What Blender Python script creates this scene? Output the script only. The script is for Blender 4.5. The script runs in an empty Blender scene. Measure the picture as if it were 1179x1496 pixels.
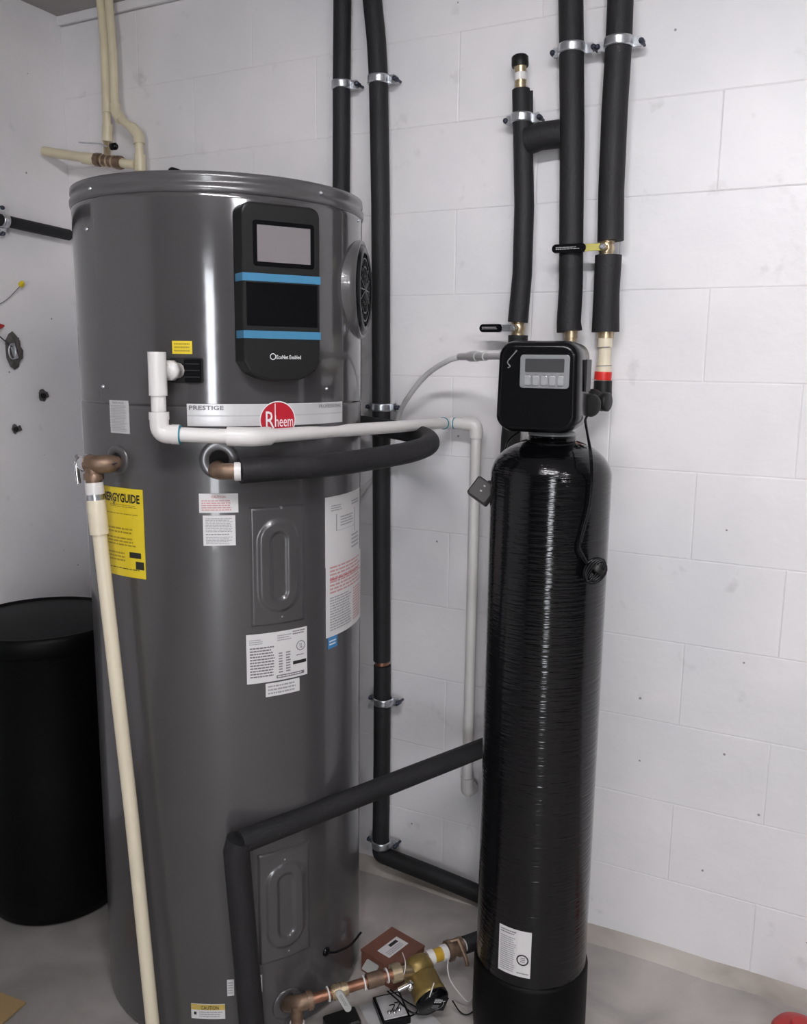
import bpy, bmesh, math, random
from mathutils import Vector, Matrix
R_ = math.radians
rnd = random.Random(7)
SC = bpy.context.scene
COL = SC.collection

# ------------------------------------------------------------------ camera
YAW, PIT, ROL, F, WALL_Y, EYE = -0.46990878, 0.174186421, 0.0122481238, 1262.09768, 2.0387, 1.4629
WALL_X = -2.219; CEIL = 2.468
cf = Vector((math.sin(YAW)*math.cos(PIT), math.cos(YAW)*math.cos(PIT), -math.sin(PIT)))
cr0 = Vector((math.cos(YAW), -math.sin(YAW), 0)); cu0 = cr0.cross(cf)
cr = cr0*math.cos(ROL) + cu0*math.sin(ROL); cu = -cr0*math.sin(ROL) + cu0*math.cos(ROL)
O = Vector((0, 0, EYE))
cam = bpy.data.cameras.new('camera'); co = bpy.data.objects.new('camera', cam); COL.objects.link(co)
cam.sensor_fit = 'VERTICAL'; cam.sensor_height = 24; cam.lens = 24*F/1496; cam.clip_start = .02
m = Matrix((cr, cu, -cf)).transposed().to_4x4(); m.translation = O; co.matrix_world = m
SC.camera = co
# ------------------------------------------------------------------ world, lights, exposure
SC.view_settings.view_transform = 'Standard'; SC.view_settings.look = 'None'
SC.view_settings.gamma = 1; SC.view_settings.use_curve_mapping = False
SC.view_settings.exposure = -0.33
W = bpy.data.worlds.new('sky'); SC.world = W; W.use_nodes = True
W.node_tree.nodes['Background'].inputs[0].default_value = (.80, .88, 1, 1)
W.node_tree.nodes['Background'].inputs[1].default_value = .8
def area(name, loc, target, sx, sy, power, col):
    l = bpy.data.lights.new(name, 'AREA'); l.shape = 'RECTANGLE'; l.size = sx; l.size_y = sy; l.energy = power; l.color = col
    o = bpy.data.objects.new(name, l); COL.objects.link(o); o.location = loc
    o.rotation_euler = (Vector(target)-Vector(loc)).to_track_quat('-Z', 'Y').to_euler(); return o
area('doorway_daylight', (1.25, -2.93, 1.08), (1.25, 0, 1.08), .62, 2.0, 80, (.92, .95, 1))

# ------------------------------------------------------------------ pixel rays on real planes (used only while laying out)
def ray(x, y): return cf + cr*((x-589.5)/F) - cu*((y-748)/F)
def PY(x, y, Y): d = ray(x, y); return O + d*(Y/d.y)
def PX(x, y, X): d = ray(x, y); return O + d*(X/d.x)
def PZ(x, y, Z): d = ray(x, y); return O + d*((Z-EYE)/d.z)
def PC(x, y, c, R):
    d = ray(x, y); a = d.x*d.x+d.y*d.y; b = -2*(d.x*c[0]+d.y*c[1]); k = c[0]**2+c[1]**2-R*R
    q = max(b*b-4*a*k, 0); return O + d*((-b-math.sqrt(q))/2/a)

# ------------------------------------------------------------------ materials
MATS = {}
def mat(name, col, rough=.5, metal=0, coat=0, spec=.5, vary=0, vscale=6, bump=0, bscale=60, bstretch=None, trans=0, alpha=1, emit=0):
    if name in MATS: return MATS[name]
    M = bpy.data.materials.new(name); M.use_nodes = True; nt = M.node_tree; b = nt.nodes['Principled BSDF']
    c = tuple(col)+(1,)
    b.inputs['Base Color'].default_value = c; b.inputs['Roughness'].default_value = rough
    b.inputs['Metallic'].default_value = metal; b.inputs['Coat Weight'].default_value = coat; b.inputs['Coat Roughness'].default_value = .06
    b.inputs['Specular IOR Level'].default_value = spec
    b.inputs['Transmission Weight'].default_value = trans; b.inputs['Alpha'].default_value = alpha
    if emit: b.inputs['Emission Color'].default_value = c; b.inputs['Emission Strength'].default_value = emit
    tc = nt.nodes.new('ShaderNodeTexCoord')
    if vary:
        n = nt.nodes.new('ShaderNodeTexNoise'); n.inputs['Scale'].default_value = vscale; n.inputs['Detail'].default_value = 4
        nt.links.new(tc.outputs['Object'], n.inputs['Vector'])
        r = nt.nodes.new('ShaderNodeMapRange'); r.inputs['From Min'].default_value = .3; r.inputs['From Max'].default_value = .7
        r.inputs['To Min'].default_value = 1-vary; r.inputs['To Max'].default_value = 1+vary
        nt.links.new(n.outputs['Fac'], r.inputs['Value'])
        mx = nt.nodes.new('ShaderNodeVectorMath'); mx.operation = 'SCALE'; mx.inputs[0].default_value = col
        nt.links.new(r.outputs[0], mx.inputs['Scale']); nt.links.new(mx.outputs[0], b.inputs['Base Color'])
    if bump:
        n = nt.nodes.new('ShaderNodeTexNoise'); n.inputs['Scale'].default_value = bscale; n.inputs['Detail'].default_value = 3
        mp = nt.nodes.new('ShaderNodeMapping'); nt.links.new(tc.outputs['Object'], mp.inputs[0])
        if bstretch: mp.inputs['Scale'].default_value = bstretch
        nt.links.new(mp.outputs[0], n.inputs['Vector'])
        bp = nt.nodes.new('ShaderNodeBump'); bp.inputs['Strength'].default_value = bump; bp.inputs['Distance'].default_value = .002
        nt.links.new(n.outputs['Fac'], bp.inputs['Height']); nt.links.new(bp.outputs[0], b.inputs['Normal'])
    MATS[name] = M; return M
def wall_mat():
    M = bpy.data.materials.new('white_block_paint'); M.use_nodes = True; nt = M.node_tree; b = nt.nodes['Principled BSDF']
    N = nt.nodes.new; L = nt.links.new
    g = N('ShaderNodeNewGeometry')
    n1 = N('ShaderNodeTexNoise'); n1.inputs['Scale'].default_value = 3.2; n1.inputs['Detail'].default_value = 5; L(g.outputs['Position'], n1.inputs['Vector'])
    cr_ = N('ShaderNodeValToRGB'); L(n1.outputs['Fac'], cr_.inputs[0])
    cr_.color_ramp.elements[0].position = .35; cr_.color_ramp.elements[0].color = (.74, .725, .74, 1)
    cr_.color_ramp.elements[1].position = .68; cr_.color_ramp.elements[1].color = (.83, .80, .805, 1)
    # small chips and pinholes in the paint
    v = N('ShaderNodeTexVoronoi'); v.inputs['Scale'].default_value = 11; v.inputs['Randomness'].default_value = 1; L(g.outputs['Position'], v.inputs['Vector'])
    lt = N('ShaderNodeMath'); lt.operation = 'LESS_THAN'; lt.inputs[1].default_value = .034; L(v.outputs['Distance'], lt.inputs[0])
    # scuffs low on the wall
    n2 = N('ShaderNodeTexNoise'); n2.inputs['Scale'].default_value = 14; n2.inputs['Detail'].default_value = 6; L(g.outputs['Position'], n2.inputs['Vector'])
    r2 = N('ShaderNodeMapRange'); r2.inputs['From Min'].default_value = .66; r2.inputs['From Max'].default_value = .78; L(n2.outputs['Fac'], r2.inputs['Value'])
    r2.inputs['To Max'].default_value = .28
    ad = N('ShaderNodeMath'); ad.operation = 'MAXIMUM'; L(lt.outputs[0], ad.inputs[0]); L(r2.outputs[0], ad.inputs[1])
    mx = N('ShaderNodeMixRGB'); L(ad.outputs[0], mx.inputs[0]); L(cr_.outputs[0], mx.inputs[1]); mx.inputs[2].default_value = (.30, .28, .27, 1)
    L(mx.outputs[0], b.inputs['Base Color']); b.inputs['Roughness'].default_value = .42
    n3 = N('ShaderNodeTexNoise'); n3.inputs['Scale'].default_value = 38; n3.inputs['Detail'].default_value = 4; L(g.outputs['Position'], n3.inputs['Vector'])
    n4 = N('ShaderNodeTexNoise'); n4.inputs['Scale'].default_value = 7; L(g.outputs['Position'], n4.inputs['Vector'])
    mm = N('ShaderNodeMath'); mm.operation = 'MULTIPLY_ADD'; L(n4.outputs['Fac'], mm.inputs[0]); mm.inputs[1].default_value = 2.5; L(n3.outputs['Fac'], mm.inputs[2])
    bp = N('ShaderNodeBump'); bp.inputs['Strength'].default_value = .35; bp.inputs['Distance'].default_value = .003
    L(mm.outputs[0], bp.inputs['Height']); L(bp.outputs[0], b.inputs['Normal'])
    return M
def floor_mat(name, dark, light):
    M = bpy.data.materials.new(name); M.use_nodes = True; nt = M.node_tree; b = nt.nodes['Principled BSDF']
    N = nt.nodes.new; L = nt.links.new; g = N('ShaderNodeNewGeometry')
    n1 = N('ShaderNodeTexNoise'); n1.inputs['Scale'].default_value = 5; n1.inputs['Detail'].default_value = 8; n1.inputs['Distortion'].default_value = .6; L(g.outputs['Position'], n1.inputs['Vector'])
    c = N('ShaderNodeValToRGB'); L(n1.outputs['Fac'], c.inputs[0])
    c.color_ramp.elements[0].position = .36; c.color_ramp.elements[0].color = dark+(1,)
    c.color_ramp.elements[1].position = .66; c.color_ramp.elements[1].color = light+(1,)
    sx = N('ShaderNodeSeparateXYZ'); L(g.outputs['Position'], sx.inputs[0])   # slab colour darkens towards the left wall, wavering with noise
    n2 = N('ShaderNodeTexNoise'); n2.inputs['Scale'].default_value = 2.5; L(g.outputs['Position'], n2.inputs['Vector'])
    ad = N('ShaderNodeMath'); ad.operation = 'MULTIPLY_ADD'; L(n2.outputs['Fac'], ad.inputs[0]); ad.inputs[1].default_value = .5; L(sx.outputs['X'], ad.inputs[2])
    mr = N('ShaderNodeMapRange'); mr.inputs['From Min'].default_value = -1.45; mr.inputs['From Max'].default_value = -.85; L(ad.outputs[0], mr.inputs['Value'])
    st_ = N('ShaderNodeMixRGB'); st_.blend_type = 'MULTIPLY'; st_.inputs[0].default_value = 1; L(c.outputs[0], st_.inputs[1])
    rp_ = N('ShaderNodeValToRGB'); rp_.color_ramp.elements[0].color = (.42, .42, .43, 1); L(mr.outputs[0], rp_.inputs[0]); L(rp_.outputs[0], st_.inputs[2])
    L(st_.outputs[0], b.inputs['Base Color']); b.inputs['Roughness'].default_value = .55
    bp = N('ShaderNodeBump'); bp.inputs['Strength'].default_value = .3; bp.inputs['Distance'].default_value = .003; L(n1.outputs['Fac'], bp.inputs['Height']); L(bp.outputs[0], b.inputs['Normal'])
    return M
WALLM = wall_mat()
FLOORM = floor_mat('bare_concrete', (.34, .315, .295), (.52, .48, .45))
DIMWALL = mat('dark_unseen_wall', (.10, .098, .095), .8, vary=.1)  # unseen walls coloured dark to cut fill light and reflections
COVEM = floor_mat('beige_cove_mortar', (.36, .32, .28), (.55, .50, .45))
GREYS = mat('shroud_grey_gloss', (.070, .066, .068), .13, .2, .65, vary=.03, vscale=4, bump=.55, bscale=7)
GREY = mat('heater_grey_enamel', (.072, .068, .070), .30, .2, .5, vary=.03, vscale=4, bump=.05, bscale=5)
GREY2 = mat('heater_cap_enamel', (.085, .081, .083), .28, .2, .3)
BLACKP = mat('black_plastic', (.003, .003, .004), .24, spec=.22)
BLACKM = mat('matt_black_plastic', (.009, .009, .009), .45, spec=.3)
HOLE = mat('dark_recess', (.004, .004, .004), .9)
FOAM = mat('black_foam_insulation', (.014, .013, .0145), .62, spec=.35, vary=.15, vscale=12, bump=.5, bscale=160)
WRAP = mat('black_glossy_tank_wrap', (.002, .002, .0028), .09, spec=.42, bump=.7, bscale=1, bstretch=(14, 14, 190))
PVC = mat('white_pvc', (.74, .71, .69), .3, vary=.03)
CPVC = mat('cream_cpvc', (.74, .66, .50), .35, vary=.04, vscale=10)
CPVCY = mat('yellowed_cpvc', (.68, .60, .42), .35, vary=.08, vscale=10)
BRASS = mat('brass', (.55, .44, .29), .32, .8, vary=.15, vscale=40)
BRONZE = mat('dull_bronze', (.22, .145, .10), .45, .6, vary=.25, vscale=50)
COPPER = mat('copper', (.34, .165, .105), .36, .8, vary=.2, vscale=50)
CHROME = mat('chrome', (.75, .75, .76), .15, 1)
ZINC = mat('zinc_steel', (.62, .64, .67), .28, .9, vary=.1, vscale=60)
SCREWM = mat('dark_screw_head', (.05, .055, .08), .4, .6)
PAPER = mat('white_sticker', (.68, .66, .66), .45)
PAPERG = mat('grey_white_sticker', (.50, .49, .49), .45)
INK = mat('grey_ink', (.16, .15, .16), .5)
INKM = mat('light_grey_ink', (.33, .32, .33), .5)
INKB = mat('black_ink', (.015, .014, .014), .5)
INKR = mat('red_ink', (.45, .13, .13), .5)
INKP = mat('pink_ink', (.55, .28, .28), .5)
YEL = mat('yellow_sticker', (.72, .55, .02), .45)
YELD = mat('yellow_sticker_ink', (.35, .25, .01), .5)
ORANGEY = mat('amber_sticker', (.55, .40, .10), .45)
BLUES = mat('blue_stripe', (.055, .20, .34), .35)
BLUET = mat('blue_tag', (.04, .22, .48), .4)
TEAL = mat('blue_pvc_primer', (.02, .20, .26), .4)
RED = mat('brand_red', (.42, .012, .025), .35)
REDT = mat('red_tape', (.62, .02, .015), .4)
SILVER = mat('brushed_silver_band', (.62, .61, .61), .32, .2, vary=.05)
WHITEP = mat('white_ink', (.8, .8, .8), .4)
SCREEN = mat('glossy_grey_screen', (.20, .18, .185), .12, coat=.5)
LCD = mat('lcd_grey', (.045, .046, .048), .25)
BEZEL = mat('grey_bezel', (.24, .245, .25), .35, .3)
BUTTON = mat('silver_button', (.36, .365, .37), .3, .3)
TUBE = mat('milky_tubing', (.66, .64, .635), .3, alpha=.85)
BARREL = mat('black_barrel_plastic', (.0018, .0018, .002), .5, spec=.12)
BROWN = mat('brown_carton', (.16, .062, .04), .55, vary=.1, vscale=30)
CARDB = mat('tan_cardboard', (.30, .20, .09), .7)
GOLD = mat('gold_painted_iron', (.27, .19, .06), .4, .5, vary=.2, vscale=40)
TAGM = mat('grey_tag', (.38, .38, .36), .5)
YLEVER = mat('yellow_zinc_lever', (.62, .56, .16), .35, .5)
PLASTER = mat('dirty_plaster', (.085, .076, .072), .8, bump=.6, bscale=200)
CLOTHR = mat('red_plastic', (.45, .02, .02), .4)
GLASS = mat('window_glass', (.9, .95, 1), .02, trans=1)
LAMPM = mat('lamp_tube', (.97, .965, 1), .4, emit=165)

# ------------------------------------------------------------------ mesh builder
ORG = {}
def basis(n, hint=None):
    n = n.normalized(); h = hint or (Vector((0, 0, 1)) if abs(n.z) < .95 else Vector((1, 0, 0)))
    x = h.cross(n).normalized(); return x, n.cross(x).normalized(), n
class MB:
    def __init__(s): s.v = []; s.f = []; s.m = []; s.s = []
    def add(s, vs, fs, mi=0, smooth=True):
        b = len(s.v); s.v += [tuple(v) for v in vs]
        for f in fs: s.f.append([b+i for i in f]); s.m.append(mi); s.s.append(smooth)
        return s
    def tube(s, pts, r, seg=20, mi=0, caps=True):
        pts = [Vector(p) for p in pts]; n = len(pts); T = []
        for i in range(n):
            a = pts[max(i-1, 0)]; b = pts[min(i+1, n-1)]; T.append((b-a).normalized())
        x, y, _ = basis(T[0]); vs = []; fs = []
        for i, p in enumerate(pts):
            x = (x - T[i]*x.dot(T[i])).normalized(); y = T[i].cross(x)
            rr = r[i] if isinstance(r, (list, tuple)) else r
            for k in range(seg):
                a = 2*math.pi*k/seg; vs.append(p + x*(rr*math.cos(a)) + y*(rr*math.sin(a)))
        for i in range(n-1):
            for k in range(seg):
                k2 = (k+1) % seg; fs.append((i*seg+k, i*seg+k2, (i+1)*seg+k2, (i+1)*seg+k))
        s.add(vs, fs, mi)
        if caps:
            s.add(vs[:seg], [tuple(range(seg-1, -1, -1))], mi, False); s.add(vs[-seg:], [tuple(range(seg))], mi, False)
        return s
    def lathe(s, prof, o, ax=(0, 0, 1), seg=32, mi=0, caps=True, smooth=True):
        o = Vector(o); x, y, n = basis(Vector(ax)); vs = []; fs = []
        for (r, h) in prof:
            for k in range(seg):
                a = 2*math.pi*k/seg; vs.append(o + n*h + x*(r*math.cos(a)) + y*(r*math.sin(a)))
        N = len(prof)
        for i in range(N-1):
            for k in range(seg):
                k2 = (k+1) % seg; fs.append((i*seg+k, i*seg+k2, (i+1)*seg+k2, (i+1)*seg+k))
        s.add(vs, fs, mi, smooth)
        if caps:
            s.add(vs[:seg], [tuple(range(seg-1, -1, -1))], mi, False); s.add(vs[-seg:], [tuple(range(seg))], mi, False)
        return s
    def box(s, c, sz, X=(1, 0, 0), Y=(0, 1, 0), mi=0, bev=0):
        c = Vector(c); X = Vector(X).normalized(); Y = Vector(Y).normalized(); Z = X.cross(Y); hx, hy, hz = [q/2 for q in sz]
        b = min(bev, hx*.9, hy*.9, hz*.9)
        out = [(hx-b, hy), (hx, hy-b), (hx, -hy+b), (hx-b, -hy), (-hx+b, -hy), (-hx, -hy+b), (-hx, hy-b), (-hx+b, hy)] if b else [(hx, hy), (hx, -hy), (-hx, -hy), (-hx, hy)]
        n = len(out)
        def ringp(z, sh): return [c + X*(p[0]-math.copysign(sh, p[0])) + Y*(p[1]-math.copysign(sh, p[1])) + Z*z for p in out]
        rings = [ringp(-hz, b), ringp(-hz+b, 0), ringp(hz-b, 0), ringp(hz, b)] if b else [ringp(-hz, 0), ringp(hz, 0)]
        vs = [p for r in rings for p in r]; fs = [tuple(range(n)), tuple(range(len(vs)-1, len(vs)-n-1, -1))]
        for i in range(len(rings)-1):
            for k in range(n): k2 = (k+1) % n; fs.append((i*n+k2, i*n+k, (i+1)*n+k, (i+1)*n+k2))
        return s.add(vs, fs, mi, False)
    def prism(s, out, fr, d0, d1, mi=0, bev=0, smooth=False):
        o, x, y, n = fr; N = len(out); cx = sum(p[0] for p in out)/N; cy = sum(p[1] for p in out)/N
        def rg(d, sh): 
            r = []
            for p in out:
                v = Vector((p[0]-cx, p[1]-cy)); L = v.length; v *= (L-sh)/L; r.append(o + x*(v.x+cx) + y*(v.y+cy) + n*d)
            return r
        rings = [rg(d0, 0), rg(d1-bev, 0), rg(d1-bev*.3, bev*.3), rg(d1, bev)] if bev else [rg(d0, 0), rg(d1, 0)]
        vs = [p for r in rings for p in r]; fs = []
        for i in range(len(rings)-1):
            for k in range(N): k2 = (k+1) % N; fs.append((i*N+k, i*N+k2, (i+1)*N+k2, (i+1)*N+k))
        s.add(vs, fs, mi, smooth); s.add(rings[0], [tuple(range(N-1, -1, -1))], mi, False); s.add(rings[-1], [tuple(range(N))], mi, False)
        return s
    def build(s, name, mats, parent=None, org=None):
        me = bpy.data.meshes.new(name); mats = mats if isinstance(mats, (list, tuple)) else [mats]
        if parent is not None: o0 = ORG[parent.name]
        elif org is not None: o0 = Vector(org)
        else:
            xs = [v[0] for v in s.v]; ys = [v[1] for v in s.v]; zs = [v[2] for v in s.v]
            o0 = Vector(((min(xs)+max(xs))/2, (min(ys)+max(ys))/2, min(zs)))
        me.from_pydata([tuple(Vector(v)-o0) for v in s.v], [], s.f)
        for q in mats: me.materials.append(q)
        me.polygons.foreach_set('material_index', s.m); me.polygons.foreach_set('use_smooth', s.s); me.update()
        ob = bpy.data.objects.new(name, me); COL.objects.link(ob)
        if parent is not None: ob.parent = parent
        else: ob.location = o0
        ORG[ob.name] = o0; return ob
def tag(o, label, cat, group=None, kind=None):
    if label: o['label'] = label
    if cat: o['category'] = cat
    if group: o['group'] = group
    if kind: o['kind'] = kind
    return o
def thing(name, loc, label, cat, group=None):
    o = bpy.data.objects.new(name, None); COL.objects.link(o); o.location = loc; o.empty_display_size = .05
    ORG[o.name] = Vector(loc); return tag(o, label, cat, group)
def fillet(pts, rad, n=7):
    pts = [Vector(p) for p in pts]; out = [pts[0]]
    for i in range(1, len(pts)-1):
        a = (pts[i-1]-pts[i]); b = (pts[i+1]-pts[i]); q = min(rad, a.length*.48, b.length*.48)
        A = pts[i]+a.normalized()*q; B = pts[i]+b.normalized()*q
        for k in range(n+1):
            t = k/n; out.append(A*(1-t)**2 + pts[i]*2*t*(1-t) + B*t*t)
    return out+[pts[-1]]
def spline(pts, n=8):
    pts = [Vector(p) for p in pts]; P = [pts[0]*2-pts[1]]+pts+[pts[-1]*2-pts[-2]]; out = []
    for i in range(1, len(P)-2):
        for k in range(n):
            t = k/n; a, b, c, d = P[i-1:i+3]
            out.append(.5*((2*b)+(c-a)*t+(2*a-5*b+4*c-d)*t*t+(3*b-a-3*c+d)*t**3))
    return out+[pts[-1]]
def rrect(w, h, r, n=5, cx=0, cy=0):
    out = []
    for (sx, sy, a0) in ((1, 1, 0), (-1, 1, 90), (-1, -1, 180), (1, -1, 270)):
        for k in range(n+1):
            a = R_(a0+90*k/n); out.append((cx+sx*(w/2-r)+r*math.cos(a), cy+sy*(h/2-r)+r*math.sin(a)))
    return out
TXT = {}
def text2d(st, off=0):
    if (st, off) in TXT: return TXT[(st, off)]
    c = bpy.data.curves.new('t', 'FONT'); c.body = st; c.size = 1; c.offset = off; c.resolution_u = 2
    o = bpy.data.objects.new('t', c); COL.objects.link(o); dg = bpy.context.evaluated_depsgraph_get(); dg.update()
    m0 = o.evaluated_get(dg).to_mesh(); bm = bmesh.new(); bm.from_mesh(m0)
    xa = min(v.co.x for v in bm.verts); xb = max(v.co.x for v in bm.verts); nc = max(2, len(st)*2)
    for k in range(1, nc): bmesh.ops.bisect_plane(bm, geom=bm.verts[:]+bm.edges[:]+bm.faces[:], plane_co=(xa+(xb-xa)*k/nc, 0, 0), plane_no=(1, 0, 0))
    me = bpy.data.meshes.new('t'); bm.to_mesh(me); bm.free(); vs = [(v.co.x, v.co.y) for v in me.vertices]; fs = [tuple(p.vertices) for p in me.polygons]
    bpy.data.objects.remove(o); bpy.data.curves.remove(c); bpy.data.meshes.remove(me)
    x0 = min(v[0] for v in vs); x1 = max(v[0] for v in vs); y0 = min(v[1] for v in vs); y1 = max(v[1] for v in vs)
    TXT[(st, off)] = ([((v[0]-x0)/(x1-x0), (v[1]-y0)/(y1-y0)) for v in vs], fs); return TXT[(st, off)]
# surfaces: (x right, y up, off) -> point
def cyl_surf(c, R, th, z): return lambda x, y, o: Vector((c[0]+(R+o)*math.cos(th+x/R), c[1]+(R+o)*math.sin(th+x/R), z+y))
def flat_surf(o_, X, Y, N): return lambda x, y, o: o_+X*x+Y*y+N*o
def sticker(name, surf, w, h, base, items, parent, label=None, off=.0004, shear=0):
    """flat print on a thin sheet that follows the surface; item coordinates 0..1 from the top left"""
    b = MB(); mats = [base]
    def mi(q):
        if q not in mats: mats.append(q)
        return mats.index(q)
    def Q(u, v, o): return surf((u-.5)*w, (.5-v)*h + shear*(u-.5)*w, o)
    def rect(u0, v0, u1, v1, q, o, sides=False):
        n = max(1, int(abs(u1-u0)*w/.012)); vs = []; fs = []
        for i in range(n+1):
            u = u0+(u1-u0)*i/n; vs += [Q(u, v0, o), Q(u, v1, o)]
        for i in range(n): fs.append((2*i, 2*i+1, 2*i+3, 2*i+2))
        b.add(vs, fs, mi(q), False)
        if sides:
            N = n+1; vs2 = vs+[Q(u0+(u1-u0)*(i//2)/n, v0 if i % 2 == 0 else v1, 0) for i in range(2*N)]; k = 2*N
            fs = [(0, k, k+1, 1), (2*n+1, k+2*n+1, k+2*n, 2*n)]
            for i in range(n): fs += [(2*i+2, k+2*i+2, k+2*i, 2*i), (2*i+1, k+2*i+1, k+2*i+3, 2*i+3)]
            b.add(vs2, fs, mi(q), False)
    rect(0, 0, 1, 1, base, off, True)
    for it in items:
        k = it[0]
        if k == 'rect': rect(*it[1:5], it[5], off+.0002)
        elif k == 'text':
            _, st, u0, v0, u1, v1, q = it[:7]; o2 = it[7] if len(it) > 7 else 0
            vs, fs = text2d(st, o2); b.add([Q(u0+(u1-u0)*x, v1+(v0-v1)*y, off+.0009) for x, y in vs], fs, mi(q), False)
        elif k == 'lines':
            _, u0, v0, u1, v1, n, q = it
            for r in range(n):
                va = v0+(v1-v0)*(r+.2)/n; vb = v0+(v1-v0)*(r+.68)/n; u = u0; end = u1-(u1-u0)*rnd.random()*.18
                while u < end:
                    L = (u1-u0)*rnd.uniform(.05, .16); rect(u, va, min(u+L, end), vb, q, off+.0003); u += L+(u1-u0)*.018
        elif k in ('disc', 'ring'):
            _, uc, vc, r, q = it[:5]; n = 20
            if k == 'disc':
                vs = []; fs = []
                for i in range(n+1):
                    a = math.pi*i/n; x = -r*math.cos(a); y = r*math.sin(a); vs += [Q(uc+x/w, vc-y/h, off+.0004+it[5] if len(it) > 5 else off+.0004), Q(uc+x/w, vc+y/h, off+.0004+it[5] if len(it) > 5 else off+.0004)]
                for i in range(n): fs.append((2*i, 2*i+1, 2*i+3, 2*i+2))
            else:
                t = it[5]; vs = []; fs = []
                for i in range(28):
                    a = 2*math.pi*i/28; 
                    for rr in (r, r-t): vs.append(Q(uc+rr*math.cos(a)/w, vc-rr*math.sin(a)/h, off+.0006))
                for i in range(28): j = (i+1) % 28; fs.append((2*i, 2*j, 2*j+1, 2*i+1))
            b.add(vs, fs, mi(q), False)
    o = b.build(name, mats, parent)
    if label: o['label'] = label
    return o

# ================================================================== THE SETTING
def struct(name, b, mt, parent=None, org=None):
    o = b.build(name, mt, parent, org)
    if parent is None: o['kind'] = 'structure'
    return o
XR, YF = 3.0, -3.0
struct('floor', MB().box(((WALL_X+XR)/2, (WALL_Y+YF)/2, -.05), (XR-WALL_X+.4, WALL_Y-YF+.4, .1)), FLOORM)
struct('ceiling', MB().box(((WALL_X+XR)/2, (WALL_Y+YF)/2, CEIL+.05), (XR-WALL_X+.4, WALL_Y-YF+.4, .1)), mat('ceiling_board', (.36, .34, .33), .8, vary=.06))
struct('wall_left', MB().box((WALL_X-.05, (WALL_Y+YF)/2, CEIL/2), (.1, WALL_Y-YF+.2, CEIL)), WALLM)
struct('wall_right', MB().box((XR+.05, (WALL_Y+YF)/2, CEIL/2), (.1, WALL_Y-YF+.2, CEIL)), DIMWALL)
wb = struct('wall_back', MB().box(((WALL_X+XR)/2, WALL_Y+.056, CEIL/2), (XR-WALL_X, .1, CEIL)), WALLM)
# painted concrete blocks, every one laid on its own
C = .2032; JX = -.2900; GAP = .0003
meshes = {}
def block(x0, x1, z0, z1, pr, nm='concrete_block'):
    w = round(x1-x0, 4); h = round(z1-z0, 4); key = (w, h)
    if key not in meshes:
        hw, hh = w/2-GAP/2, h/2-GAP/2; e = .0026; d = .0040
        vs = [(-hw, 0, -hh), (hw, 0, -hh), (hw, 0, hh), (-hw, 0, hh), (-hw, -d+.0009, -hh), (hw, -d+.0009, -hh), (hw, -d+.0009, hh), (-hw, -d+.0009, hh),
              (-hw+e, -d, -hh+e), (hw-e, -d, -hh+e), (hw-e, -d, hh-e), (-hw+e, -d, hh-e)]
        fs = [(8, 9, 10, 11)]
        for k in range(4): k2 = (k+1) % 4; fs += [(k, k2, 4+k2, 4+k), (4+k, 4+k2, 8+k2, 8+k)]
        me = bpy.data.meshes.new('concrete_block'); me.from_pydata(vs, [], fs); me.materials.append(WALLM); me.update(); meshes[key] = me
    o = bpy.data.objects.new(nm, meshes[key]); COL.objects.link(o); o.parent = wb
    o.location = Vector(((x0+x1)/2, WALL_Y+.004-pr, (z0+z1)/2))-ORG[wb.name]
    o.rotation_euler = (rnd.uniform(-.0025, .0025), 0, rnd.uniform(-.0018, .0018))
for i in range(12):
    off = JX if i % 2 else JX+C
    js = [off+2*C*n for n in range(-6, 5)]; js = [j for j in js if WALL_X+.03 < j < 1.0]
    js = [WALL_X]+js
    for a, b_ in zip(js, js[1:]): block(a, b_, i*C, (i+1)*C, rnd.uniform(.0002, .0012))
# the course above the top joint stands a little proud
struct('trim_1', MB().box(((WALL_X+XR)/2, WALL_Y-.004, (12*C+.004+CEIL)/2), (XR-WALL_X, .016, CEIL-12*C-.004), bev=.002), WALLM)
# mortar cove along the foot of the back wall
cv = MB(); nseg = 46; vs = []; fs = []
for i in range(nseg+1):
    x = WALL_X+(XR-WALL_X)*i/nseg; j = rnd.uniform(-.004, .004)
    vs += [(x, WALL_Y, .024+j*.5), (x, WALL_Y-.006, .022+j*.5), (x, WALL_Y-.040+j, .005), (x, WALL_Y-.046+j, 0)]
for i in range(nseg):
    for k in range(3): fs.append((4*i+k, 4*i+k+1, 4*i+k+5, 4*i+k+4))
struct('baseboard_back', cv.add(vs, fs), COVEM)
# wall behind the camera with the doorway that lights the room
wx0, wx1, wz0, wz1 = .85, 1.65, 0, 2.14
fw = MB(); y = YF-.05
fw.box(((WALL_X+wx0)/2, y, CEIL/2), (wx0-WALL_X, .1, CEIL)); fw.box(((wx1+XR)/2, y, CEIL/2), (XR-wx1, .1, CEIL))
fw.box(((wx0+wx1)/2, y, (wz1+CEIL)/2), (wx1-wx0, .1, CEIL-wz1))
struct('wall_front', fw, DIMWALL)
wf = MB().box(((wx0+wx1)/2, y, wz1-.02), (wx1-wx0, .12, .04))
for xx in (wx0+.02, wx1-.02): wf.box((xx, y, (wz1-.04)/2), (.04, .12, wz1-.04))
struct('door_1', wf, PVC)
struct('driveway', MB().box(((wx0+wx1)/2, YF-2.1, -.06), (5, 4.0, .1)), FLOORM)  # driveway slab outside the doorway, out of view
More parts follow.
